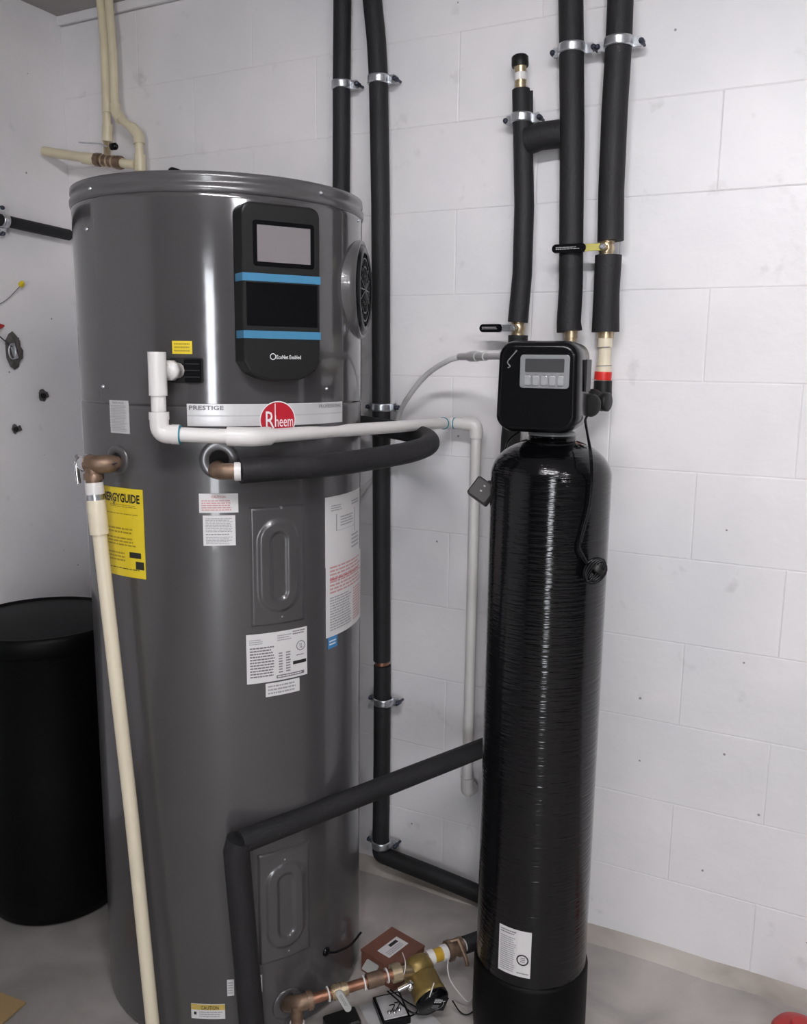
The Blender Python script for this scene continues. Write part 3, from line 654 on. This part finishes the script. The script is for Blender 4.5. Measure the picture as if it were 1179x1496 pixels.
# cream discharge pipe from the relief valve
dp = thing('discharge_pipe', (TPO.x, TPO.y, 0), 'long cream plastic pipe hanging from the relief valve down the heater front', 'pipe')
b0 = TPO+UP*.004; low = PC(223, 1496, HC, HR+.05); dd = (low-b0)
MB().tube([b0, b0+dd*.02], .0175).build('thread_tape', PVC, dp)['label'] = 'white thread tape'
MB().tube([b0+dd*.018, b0+dd*.034], .0150, 8).build('union', ZINC, dp)
MB().tube([b0+dd*.030, b0+dd*.034, b0+dd*.088], [.017, .0180, .0180]).build('adapter', CPVC, dp)
MB().tube([b0+dd*.08, b0+dd*.6+Vector((.0, .004, 0)), b0+dd*1.0, b0+dd*1.08], .0140).build('pipe_segment', CPVC, dp)

# ================================================================== WATER SOFTENER
SX, SY, SR = -.509, 1.643, .118
so = thing('water_softener', (SX, SY, 0), 'slim black water softener tank with a boxy control head', 'water softener')
zn = PY(815, 637, SY).z; zs = PY(811, 694, SY).z-.002; DH = .078
prof = [(SR+.001, .18), (SR, .20), (SR, .6), (SR, zs-.01), (SR, zs)]
for k in range(1, 14):
    a = R_(65*k/13); prof.append((SR*math.cos(a), zs+DH*math.sin(a)))
MB().lathe(prof+[(.047, zs+DH*.915), (.046, zn+.004)], (SX, SY, 0), seg=96).build('tank', WRAP, so)['label'] = 'black film wrapped tank'
zbt = PC(780, 1448, (SX, SY), SR+.004).z
MB().lathe([(SR-.01, 0), (SR+.002, .004), (SR+.006, .05), (SR+.005, zbt-.008), (SR+.002, zbt), (SR-.002, zbt)], (SX, SY, 0), seg=64).build('tank_boot', BARREL, so)['label'] = 'dull black plastic boot'
MB().lathe([(.044, zn+.001), (.0475, zn+.002), (.0475, zn+.005), (.040, zn+.010)], (SX, SY, 0), seg=40).build('neck_collar', BEZEL, so)
def sth(x, y): p = PC(x, y, (SX, SY), SR); return math.atan2(p.y-SY, p.x-SX), p.z
ta, _ = sth(729, 1390); tb, _ = sth(776, 1390); za = sth(750, 1357)[1]; zb = sth(750, 1424)[1]
sticker('tank_sticker', cyl_surf((SX, SY), SR, (ta+tb)/2, (za+zb)/2), (tb-ta)*SR, za-zb, PAPER, [('lines', .06, .04, .55, .14, 2, INK), ('lines', .06, .18, .55, .95, 17, INKM), ('lines', .6, .9, .95, .94, 1, INK), ('ring', .76, .62, .0125, INKB, .0028), ('lines', .70, .56, .84, .68, 3, INK)], so, 'white sticker with a round black seal', .0012)
# control head
fy = SY-.098; hc = PY(784, 566, fy)
hw, hh = .160, .171
rotz = R_(7); X = Vector((math.cos(rotz), math.sin(rotz), 0)); N = Vector((X.y, -X.x, 0)); ho = Vector((hc.x, fy, hc.z))
# lofted body: rounded sections from back to front
b = MB(); secs = [(-.150, .90, .92, .02), (-.135, .97, .97, .026), (-.040, 1.0, 1.0, .028), (-.018, .985, .985, .028), (-.007, .95, .955, .026), (-.001, .89, .90, .024), (0, .84, .86, .022)]
vs = []; fs = []; nn = None
for (d, sx, sy, rr) in secs:
    ol = []
    for (x, y) in rrect(hw*sx, hh*sy, rr, 6):
        tq = (hh/2-y)/hh; w_ = 1+.09*(tq-.6) ; y2 = y
        if y < -hh*.2: w_ *= 1-.13*((-y-hh*.2)/(hh*.3))**2
        ol.append((x*w_, y2))
    nn = len(ol); vs += [ho + X*p[0] + UP*p[1] + N*d for p in ol]
for i in range(len(secs)-1):
    for k in range(nn): k2_ = (k+1) % nn; fs.append((i*nn+k, i*nn+k2_, (i+1)*nn+k2_, (i+1)*nn+k))
b.add(vs, fs, 0, True); b.add(vs[-nn:], [tuple(range(nn))], 0, False); b.add(vs[:nn], [tuple(range(nn-1, -1, -1))], 0, False)
hd = b.build('control_head', BLACKP, so); hd['label'] = 'glossy black control head'
bz = (ho+X*.014+UP*.029, X, UP, N)
bez = MB().prism(rrect(.091, .061, .006), bz, -.002, .004, bev=.0012).build('bezel', BEZEL, hd); bez['label'] = 'grey display bezel'
MB().prism(rrect(.072, .0245, .002), (bz[0]+UP*.011, X, UP, N), .003, .0046).build('display', LCD, hd)
for k in range(5):
    q = bz[0]+X*(-.0305+.01525*k)-UP*.0165
    MB().prism(rrect(.0115, .0180, .003), (q, X, UP, N), .003, .0068, bev=.0012).build('button', BUTTON, hd)
    MB().prism([(-.003, -.001), (.003, -.001), (.003, .001), (-.003, .001)], (q+UP*.0105, X, UP, N), .004, .0047).build('button_mark', INK, hd)
# clear key hook on the upper left of the face
q = ho-X*.055+UP*.040+N*.001; MB().tube(spline([q-UP*.005, q+X*.004-UP*.002, q-X*.001+UP*.005, q+X*.005+UP*.014, q+X*.016+UP*.027]), .0011, 6).build('wire_clip', BEZEL, hd)
# side plate and bypass elbow on the right
sd = ho+X*(hw/2)-N*.08
MB().box(sd+X*.001+UP*.022, (.004, .06, .06), X, N, bev=.001).build('side_plate', BLACKM, hd)
ey = PY(880, 585, Y5); ec = Vector((ey.x, Y5-.0, ey.z))
el = MB().tube([PY(881, 556, Y5), ec+UP*.01], .0205).tube(fillet([ec+UP*.02, ec-UP*.002, ec+Vector((-.03, -.12, 0))], .02), .0205)
el.lathe([(.027, 0), (.028, .004), (.026, .016), (.020, .020)], ec+Vector((-.008, -.045, 0)), Vector((-.3, -1, 0)), 24)
el.lathe([(.018, 0), (.0225, .003), (.0225, .010), (.019, .013), (.010, .014), (.001, .014)], PY(860, 592, sd.y+.06), Vector((.80, -.6, 0)), 28)
el.lathe([(.010, -.02), (.019, 0), (.0195, .003), (.0195, .008), (.017, .010), (.001, .010)], PY(883, 587, sd.y+.14), Vector((.97, -.2, 0)), 28)
el.tube([Vector((sd.x-.02, sd.y+.05, ec.z)), ec+Vector((-.03, -.10, 0))], .017).tube([ec+Vector((0, -.02, 0)), ec+Vector((.012, -.032, -.012))], .014, 12)
tagb = el.build('bypass_valve', BLACKM, so); tagb['label'] = 'black bypass elbow with round knobs'
# drain line: clear tube with fittings
dl = thing('drain_tube', PY(560, 690, 1.99), 'translucent drain tube curving from the softener head to the left', 'tube')
yd = 1.86
pts = [PY(676, 521, 1.88), PY(655, 527, 1.89), PY(625, 546, 1.93), PY(600, 575, 1.96), PY(583, 605, 2.0), PY(574, 640, 2.024), PY(562, 680, 2.0265), PY(540, 705, 2.026), PY(520, 730, 2.01)]
MB().tube(spline(pts, 6), .0065, 12).build('hose', TUBE, dl)
A = PY(672, 521, 1.88); B = Vector((ho.x-hw/2+.012, 1.655, PY(736, 520, 1.66).z)); D = B-A
MB().tube([A, A+D*.2], .0085).tube([A+D*.18, A+D*.32], .0115, 8).tube([A+D*.32, A+D*.45], .0095).tube([A+D*.45, A+D*.82], .0070).tube([A+D*.72, A+D*1.0], .0115, 8).build('fitting', mat('grey_nylon', (.46, .45, .45), .4), dl)

# power cord with a tied bundle, on the tank
def sp(x, y, dr=.008): return PC(x, y, (SX, SY), SR+dr)
hx = sd+X*.004-UP*.055
pts = [hx+N*.01, hx-UP*.01+N*.02, sp(862, 660, .012), sp(864, 700, .008), sp(860, 740, .006), sp(850, 780, .006), sp(846, 805, .008), sp(858, 825, .012), sp(872, 842, .014)]
pcm = MB().tube(spline(pts, 8), .0023, 8)
pts2 = [hx+N*.014, hx-UP*.012+N*.024, sp(864, 662, .016), sp(866, 700, .01), sp(862, 740, .009), sp(851, 785, .009), sp(847, 800, .010), sp(858, 822, .018)]
pc = pcm.tube(spline(pts2, 8), .0020, 8).build('power_cord', BLACKP, so)
cc = sp(870, 834, .020); vx = (cr*.62+cu*.78).normalized(); vy = (cr*.78-cu*.62).normalized(); nv = (O-cc).normalized()
coil = []; nt_ = 11
for i in range(nt_*20+1):
    a = 2*math.pi*i/20; k = i/20; lay = (k % 4)
    coil.append(cc + vx*(.0235+.0018*math.sin(k*5.3))*math.cos(a) + vy*((.0035+.0045*lay)*math.sin(a)) + nv*((k//4-1)*.0052+.001*math.sin(k*7)))
MB().tube(coil, .0027, 7).build('cord_coil', BLACKP, pc)
MB().lathe([(.013, -.005), (.014, 0), (.013, .005)], cc+vx*.004, vx, 20).build('cord_tie', BLACKM, pc)
# adaptor block hanging on the left
ad = thing('power_adaptor', PY(704, 738, 1.64), 'small dark grey adaptor block dangling on a cord left of the softener', 'adaptor')
ac = PY(705, 718, 1.62); ax_ = (cr*.80-cu*.60).normalized(); ay = (cr*.60+cu*.80).normalized(); an = ax_.cross(ay).normalized()
ax_ = (ax_+an*.25).normalized(); ay = an.cross(ax_).normalized(); an = ax_.cross(ay)
MB().box(ac, (.046, .043, .036), ax_, ay, bev=.003).build('housing', mat('charcoal_plastic', (.032, .030, .029), .5, spec=.3), ad)
for q in (-.006, .006): MB().box(ac+ay*(.004+q)+an*.0182, (.004, .003, .001), ax_, ay).build('mark', INKM, ad)
MB().tube(spline([ac+ay*.017, ac+ay*.032+ax_*.001, PY(722, 685, 1.63), PY(736, 662, 1.64), PY(746, 640, 1.68), Vector((SX-.05, SY+.02, hc.z-hh/2+.01))], 6), .0024, 8).build('cord', BLACKP, ad)
MB().tube([ac+ay*.016, ac+ay*.026], [.005, .0035], 10).build('strain_relief', BLACKP, ad)

# ================================================================== BLACK BARREL
BX, BY = -1.835, 1.525
br_ = thing('brine_tank', (BX, BY, 0), 'round black brine tank with lid behind the left of the heater', 'tank')
MB().lathe([(.160, 0), (.172, .006), (.178, .03), (.186, .40), (.196, .745), (.199, .75)], (BX, BY, 0), seg=64).build('barrel', BARREL, br_)
MB().lathe([(.203, .735), (.206, .737), (.206, .775), (.201, .785), (.195, .786), (.190, .780), (.182, .781), (.05, .79), (.001, .79)], (BX, BY, 0), seg=64).build('lid', BARREL, br_)

# ================================================================== CREAM PIPES, UPPER LEFT
YC = 1.985
def cpipe(label, segs, mt=CPVCY, fits=()):
    t = thing('cream_pipe', segs[0][0][-1], label, 'pipe')
    for p, r in segs: MB().tube(p, r, 18).build('pipe_segment', mt, t)
    for p, r in fits: MB().tube(p, r, 18).build('fitting', mt, t)
    return t
A0 = PY(148, 0, YC); A0 = Vector((A0.x-.004, YC, topz)); A1 = PY(157, 205, YC)
ra = pw_(155, 100, YC, 12)
cpipe('left yellowed vertical pipe ending in the brass valve upper left', [([A0, PY(152, 60, YC), A1], ra)], fits=[([PY(156.5, 150, YC), PY(157, 165, YC)], ra*1.25), ([PY(157, 182, YC), PY(157, 207, YC)], ra*1.28)])
B0 = PY(161, 0, YC-.012); B0 = Vector((B0.x-.006, YC-.012, topz)); B_ = [B0, PY(165, 80, YC-.012), PY(168, 158, YC-.012), PY(176, 173, YC-.012), PY(196, 190, YC-.012), PY(203, 205, YC-.012), PY(205, 246, YC-.012)]
bb = B_[-1]
cpipe('right yellowed pipe with an offset bend going down behind the heater top', [(fillet(B_+[bb-UP*.2], .02), ra)], fits=[([PY(167.5, 152, YC-.012), PY(169, 164, YC-.012), PY(177, 175, YC-.012)], ra*1.3), ([PY(193, 186, YC-.012), PY(202, 197, YC-.012), PY(203.5, 210, YC-.012)], ra*1.3), ([PY(204.6, 226, YC-.012), PY(205, 250, YC-.012)], ra*1.35)])
h1 = PY(198, 241, YC-.012); h2 = PY(178, 238, YC-.014); h3 = PY(140, 233, YC-.02); h4 = PY(64, 221, YC-.05); 
cpipe('yellowed horizontal pipe running from the brass valve to the left wall', [([h4, h3], ra*1.15), ([h2, h1], ra*1.1)], fits=[([PY(122, 231, YC-.022), h3], ra*1.45)])
vt = thing('gate_valve', PY(158, 240, YC-.02), 'brass valve with small black knob between the cream pipes', 'valve')
MB().tube([h3, h3.lerp(h2, .2)], .019, 8).tube([h3.lerp(h2, .2), h3.lerp(h2, .8)], [.016, .016]).tube([h3.lerp(h2, .8), h2], .019, 8).build('valve_body', BRONZE, vt)
[MB().lathe([(.017, -.003), (.0185, 0), (.017, .003)], h3.lerp(h2, q_), h2-h3, 12).build('bolt_flange', BRASS, vt) for q_ in (.3, .5, .7)]
vm = h3.lerp(h2, .45); MB().tube([vm, PY(156, 208, YC-.008)], .010, 12).build('stem', BRASS, vt)
kn = PY(166, 214, YC-.03); MB().lathe([(.004, -.012), (.010, -.008), (.010, .008), (.006, .012)], kn, X, 12).build('knob', BLACKP, vt)
MB().tube([PY(116, 208, YC-.03), PY(146, 210, YC-.03), PY(156, 214, YC-.03)], .0022, 8).build('lever', ZINC, vt)

# ================================================================== LEFT WALL
XL = WALL_X+.03; la = PX(0, 321, XL); lb = PX(99, 343, XL); ld = lb-la; rl = .0165
t = thing('insulated_pipe', lb, 'thin black insulated pipe running level along the left wall', 'pipe', 'black foam insulated pipes')
lb2 = la+ld*1.02; lb2.y = min(lb2.y, WALL_Y-.02)
MB().tube([la-ld*3, lb2], rl, 20).build('insulation_sleeve', FOAM, t)
clamp(la+ld*.05, ld, OUTL, rl, 'small steel clamp on the thin pipe on the left wall')
XS = WALL_X+.004
t = thing('wire_connector', PX(32, 417, XS), 'yellow wire connector on a thin wire, left wall', 'wire connector')
q = PX(31, 416, XS+.012); MB().lathe([(.009, 0), (.0085, .006), (.005, .016), (.002, .018)], q, Vector((.8, -.3, .4)), 10).build('connector', YEL, t)
MB().tube(spline([q, PX(20, 428, XS+.006), PX(8, 439, XS+.004), PX(-8, 448, XS+.004)], 5), .0012, 6).build('wire', INK, t)
t = thing('wire_connector', PX(1, 476, XS), 'dark red wire connector at the left edge of the wall', 'wire connector')
MB().lathe([(.008, 0), (.008, .008), (.003, .02)], PX(-4, 477, XS+.01), Vector((.2, 1, .15)), 10).build('connector', CLOTHR, t)
MB().tube([PX(-4, 477, XS+.01), PX(-20, 478, XS)], .0012, 6).build('wire', INK, t)
t = thing('conduit_hanger', PX(15, 530, XS), 'bent grey metal hanger with a wire loop fixed to the left wall', 'bracket')
def lump(c, ra_, seed, sx=1, sz=1.3, nx=.4):
    r_ = random.Random(seed); b = MB(); vs = []; fs = []; nu, nv_ = 12, 7
    for j in range(nv_+1):
        for i in range(nu):
            th = math.pi*j/nv_; ph = 2*math.pi*i/nu; k = ra_*(.7+.5*r_.random())
            vs.append(c+Vector((k*nx*math.cos(th), k*sx*math.sin(th)*math.cos(ph), k*sz*math.sin(th)*math.sin(ph))))
    for j in range(nv_):
        for i in range(nu): i2 = (i+1) % nu; fs.append((j*nu+i, j*nu+i2, (j+1)*nu+i2, (j+1)*nu+i))
    return b.add(vs, fs, 0, False)
c = PX(21, 512, XS+.006)
lump(c, .033, 3, .8, 1.5).build('plaster_patch', PLASTER, t)
MB().box(c+Vector((.014, -.012, -.002)), (.003, .014, .045), (1, 0, 0), (0, 1, .25)).build('plate', ZINC, t)
MB().tube([c+Vector((.016, -.02, .012))+Vector((0, .012*math.cos(a), .022*math.sin(a)-.015)) for a in [i*.4 for i in range(17)]], .0022, 6).build('loop', ZINC, t)
MB().tube([c+Vector((.016, -.02, .01)), PX(-6, 487, XS+.01)], .002, 6).build('wire', SCREWM, t)
for (x, y, sd_, l, rr) in ((62, 578, 5, 'dark screw anchor in crumbling plaster, right of two on the left wall', .017), (22, 627, 8, 'smaller screw anchor, lowest fixing on the left wall', .013)):
    t = thing('wall_anchor', PX(x, y+10, XS), l, 'wall anchor'); c = PX(x, y, XS)
    lump(c, rr, sd_, .9, 1.1, .3).build('plaster_patch', PLASTER, t)
    MB().lathe([(rr*.5, 0), (rr*.5, .008), (rr*.3, .010)], c+Vector((.002, -.002, 0)), OUTL, 10).build('screw', HOLE, t)
    MB().box(c+Vector((.006, .012, .002)), (.003, .010, .016), (1, 0, 0), (0, 1, .4)).build('plaster_chip', PLASTER, t)

# ================================================================== FLOOR PLUMBING BETWEEN HEATER AND SOFTENER
ZP = .10
cl = thing('copper_pipe', PZ(480, 1470, 0), 'short copper and brass pipe run from the heater base to the pump', 'pipe')
o_, t_, u_, n_ = hfr(420, 1468); a0 = o_+n_*.0; a1 = PZ(437, 1478, ZP)
a1 = o_+n_*.05; a1.z = o_.z-.004; G = PZ(578, 1421, ZP+.02); a1.z = ZP+.006; g = (G-a1); g.normalize()
MB().tube(fillet([a0-n_*.004, a1, a1+g*.035], .02), .0165).lathe([(.020, 0), (.020, .010)], a1+g*.022, g, 16).build('elbow', BRONZE, cl)
MB().tube([a1, a1-UP*.045], .013).build('drain_leg', BRONZE, cl); MB().tube([a1-UP*.045, a1-UP*.052], .016).build('tape_ring', PVC, cl)
L = (G-a1).length
MB().tube([a1+g*.03, G], .0110).build('tube_section', COPPER, cl)
for s_ in (.36, .40, .44): MB().tube([a1+g*(L*s_), a1+g*(L*s_+.006)], .0170, 12).build('thread_ring', BRASS, cl)
MB().tube([a1+g*L*.34, a1+g*L*.50], .0145).build('coupling', BRASS, cl)
MB().tube([a1+g*L*.70, a1+g*L*.86], .0165, 8).build('coupling', BRONZE, cl)
for s_ in (.30, .66, .90, .99): MB().tube([a1+g*L*s_, a1+g*(L*s_+.003)], .0158).build('tape_ring', PVC, cl)
tg = thing('tag', PZ(502, 1465, .06), 'grey oval tag hanging across the copper pipe near the heater', 'tag')
q = a1+g*L*.52-n_*-.02; tx = (cr*.50-cu*.86).normalized(); ty = (cr*.86+cu*.5).normalized()
tcx = PZ(502, 1462, ZP+.04); MB().prism(rrect(.050, .015, .007), (tcx, tx, ty, tx.cross(ty)), -.0015, .0015).build('plate', TAGM, tg)
sticker('print', flat_surf(tcx+tx.cross(ty)*.0015, tx, ty, tx.cross(ty)), .03, .008, TAGM, [('lines', 0, .1, 1, .9, 2, INK)], tg)
MB().tube([tcx-tx*.022, tcx-tx*.03-UP*.01, a1+g*L*.45], .001, 5).build('tie', PVC, tg)
# circulating pump
pm = thing('circulation_pump', PZ(625, 1440, 0), 'gold and black circulating pump on the floor beside the softener', 'pump')
pcn = PZ(612, 1420, .085); fdir = (cr*.40-cu*.50-cf*.72).normalized()
vol = MB().lathe([(.022, -.030), (.034, -.024), (.038, -.008), (.036, .006), (.030, .012)], pcn, fdir, 28); vol.build('volute', GOLD, pm)
MB().lathe([(.030, .010), (.036, .016), (.036, .050), (.038, .052), (.038, .064), (.034, .070), (.010, .071), (.001, .071)], pcn, fdir, 28).build('motor', GOLD, pm)
px_, py_, _ = basis(fdir)
fc = MB().lathe([(.0385, .064), (.039, .072), (.036, .077), (.001, .078)], pcn, fdir, 28).build('motor_face', BLACKP, pm)
sticker('face_print', flat_surf(pcn+fdir*.078, cr, (cu-fdir*cu.dot(fdir)).normalized(), fdir), .054, .048, BLACKP, [('lines', .1, .12, .9, .4, 3, WHITEP), ('lines', .2, .55, .8, .85, 2, INKM), ('ring', .5, .5, .021, INKM, .001)], pm)
MB().tube([G-g*.01, G+g*.012], .020, 8).tube([G, pcn], .014).build('inlet_union', BRASS, pm)
E1 = PZ(626, 1400, .10); E2 = PZ(664, 1386, .10); e = (E2-E1).normalized()
MB().tube([pcn, E1], .014).build('outlet_neck', BRONZE, pm)
MB().tube([E1-e*.004, E1+e*.012], .0175).build('tape_ring', PVC, pm); MB().tube([E1+e*.012, E1+e*.034], .0155).build('outlet_tape', mat('amber_tape', (.50, .30, .03), .35), pm)
MB().tube([E1+e*.034, E1+e*.048], .0180).build('tape_ring', PVC, pm)
b = MB().tube([E1+e*.045, E1+e*.09], .016).tube([E1+e*.050, E1+e*.062], .024, 8).tube([E1+e*.078, E1+e*.092], .022, 8); b.build('check_valve', BRONZE, pm)
q = E1+e*.066; MB().tube([q+UP*.02+cr*-.01, q+UP*.026+cr*.012, q-UP*.012+cr*.030-cf*.02, q-UP*.03+cr*.034-cf*.02], .005, 10).build('check_valve_arm', BRONZE, pm)
MB().tube([E1+e*.092, E1+e*.10], .0155).build('tape_ring', PVC, pm)
MB().tube([E1+e*.098, E1+e*.155], .0200, 20).build('insulation_sleeve', FOAM, pm)
MB().lathe([(.010, 0), (.012, .004), (.008, .010)], PZ(597, 1440, .10), cr, 12).tube([PZ(582, 1446, .09), PZ(598, 1438, .10)], .0055, 10).build('bleed_screw', CHROME, pm)
MB().prism(rrect(.032, .026, .003), (PZ(541, 1413, .085), (cr*.8-cu*.5).normalized(), (cu*.8+cr*.5).normalized(), -cf), -.001, .002).build('flag_plate', TAGM, pm)
for (pts, mt, r_) in (
    ([(588, 1392, .14), (592, 1405, .15), (591, 1420, .13), (585, 1432, .10)], PVC, .0013),
    ([(655, 1400, .12), (654, 1415, .12), (658, 1432, .09), (672, 1452, .05), (684, 1463, .02), (692, 1452, .01), (693, 1438, .01)], PVC, .0014),
    ([(634, 1436, .12), (628, 1455, .09), (625, 1464, .06)], PVC, .0012),
    ([(566, 1448, .07), (580, 1460, .04), (600, 1478, .01), (622, 1482, .006), (640, 1474, .006)], BLACKP, .0018),
    ([(570, 1446, .08), (592, 1462, .04), (610, 1474, .01), (600, 1484, .006), (585, 1476, .02)], BLACKP, .0016),
    ([(661, 1462, .04), (672, 1478, .01), (684, 1482, .006), (700, 1470, .006)], BLACKP, .0016)):
    MB().tube(spline([PZ(*q_) for q_ in pts], 6), r_, 7).build('wire', mt, pm)
# brown carton, behind the pump
bx = thing('carton', PZ(572, 1400, 0), 'small reddish brown box with a white label behind the pump', 'box')
zt = .055; k = [PZ(575, 1355, zt), PZ(619, 1384, zt), PZ(577, 1417, zt), PZ(525, 1389, zt)]
ctrb = (k[0]+k[1]+k[2]+k[3])/4; xa = ((k[1]-k[0])+(k[2]-k[3])).normalized(); ya = (UP.cross(xa)).normalized()
wx = ((k[1]-k[0]).length+(k[2]-k[3]).length)/2; wy = ((k[3]-k[0]).length+(k[2]-k[1]).length)/2
MB().box(Vector((ctrb.x, ctrb.y, zt/2)), (wx, wy, zt), xa, ya, bev=.0015).build('carton_body', BROWN, bx)
MB().box(Vector((ctrb.x, ctrb.y, zt+.0006)), (wx+.002, wy+.002, .006), xa, ya, bev=.001).build('carton_lid', BROWN, bx)
sxv = ya if ya.dot(cr) > 0 else -ya
sticker('carton_label', flat_surf(Vector((ctrb.x, ctrb.y, zt+.0036)), sxv, UP.cross(sxv), UP), wy*.62, wx*.36, PAPER, [('rect', .45, .15, .85, .4, INKB), ('lines', .1, .5, .9, .9, 3, INKM)], bx)
# papers, black box and timer lying on the floor
sh = MB(); q = [PZ(524, 1470, .001), PZ(600, 1452, .001), PZ(648, 1500, .001), PZ(560, 1540, .001)]
sh.add(q+[p_+UP*.0012 for p_ in q], [(3, 2, 1, 0), (4, 5, 6, 7), (0, 1, 5, 4), (1, 2, 6, 5), (2, 3, 7, 6), (3, 0, 4, 7)], 0, False)
sheet = sh.build('paper_sheet', PAPERG); tag(sheet, 'crumpled pale paper lying on the floor under the small timer', 'paper')
tb_ = thing('timer_module', PZ(575, 1480, 0), 'small white faced timer module with black frame lying on the paper', 'timer')
cc_ = PZ(572, 1472, .016); xa = PZ(592, 1466, .016)-PZ(556, 1474, .016); xa.z = 0; xa.normalize(); ya = UP.cross(xa)
MB().box(Vector((cc_.x, cc_.y, .010)), (.066, .085, .018), xa, ya, bev=.002).build('frame', BLACKP, tb_)
MB().box(Vector((cc_.x, cc_.y, .0195)), (.054, .072, .003), xa, ya, bev=.001).build('face', PAPERG, tb_)
for (u_1, v_1) in ((-.012, -.022), (0, -.024), (.012, -.02)): MB().lathe([(.0045, 0), (.0045, .006), (.002, .007)], Vector((cc_.x, cc_.y, .021))+xa*u_1+ya*v_1, UP, 10).build('terminal', CHROME, tb_)
for (u_1, v_1) in ((-.006, .0), (.008, .004)): MB().tube(spline([Vector((cc_.x, cc_.y, .023))+xa*u_1+ya*v_1, Vector((cc_.x, cc_.y, .03))+xa*(u_1+.01)+ya*(v_1-.01), Vector((cc_.x, cc_.y, .024))+xa*(u_1-.004)+ya*(v_1-.024)]), .0012, 6).build('wire', BLACKP, tb_)
kb = PZ(500, 1488, .03); bk = MB().box(Vector((kb.x, kb.y, .016)), (.075, .05, .032), g, UP.cross(g), bev=.003).build('black_case', BLACKM); tag(bk, 'flat black case on the floor under the copper pipe', 'case')
# flap of cardboard bottom left, red object bottom right
q = [PZ(-30, 1440, .002), PZ(4, 1453, .002), PZ(38, 1466, .002), PZ(-5, 1505, .002), PZ(-60, 1500, .002)]
cbm = MB().add(q+[p_+UP*.004 for p_ in q], [(4, 3, 2, 1, 0), (5, 6, 7, 8, 9)]+[(i, (i+1) % 5, (i+1) % 5+5, i+5) for i in range(5)], 0, False)
tag(cbm.build('cardboard_piece', CARDB), 'torn tan cardboard piece on the floor, bottom left corner', 'cardboard')
rp = PZ(1165, 1530, 0); rb = thing('gas_can', rp, 'red plastic container top at the bottom right corner on the floor', 'container')
MB().lathe([(.050, 0), (.056, .01), (.056, .035), (.048, .047), (.03, .052), (.001, .053)], rp, UP, 32).build('container_body', CLOTHR, rb)
MB().lathe([(.02, .052), (.02, .060), (.016, .063)], rp, UP, 20).build('lid', CLOTHR, rb)
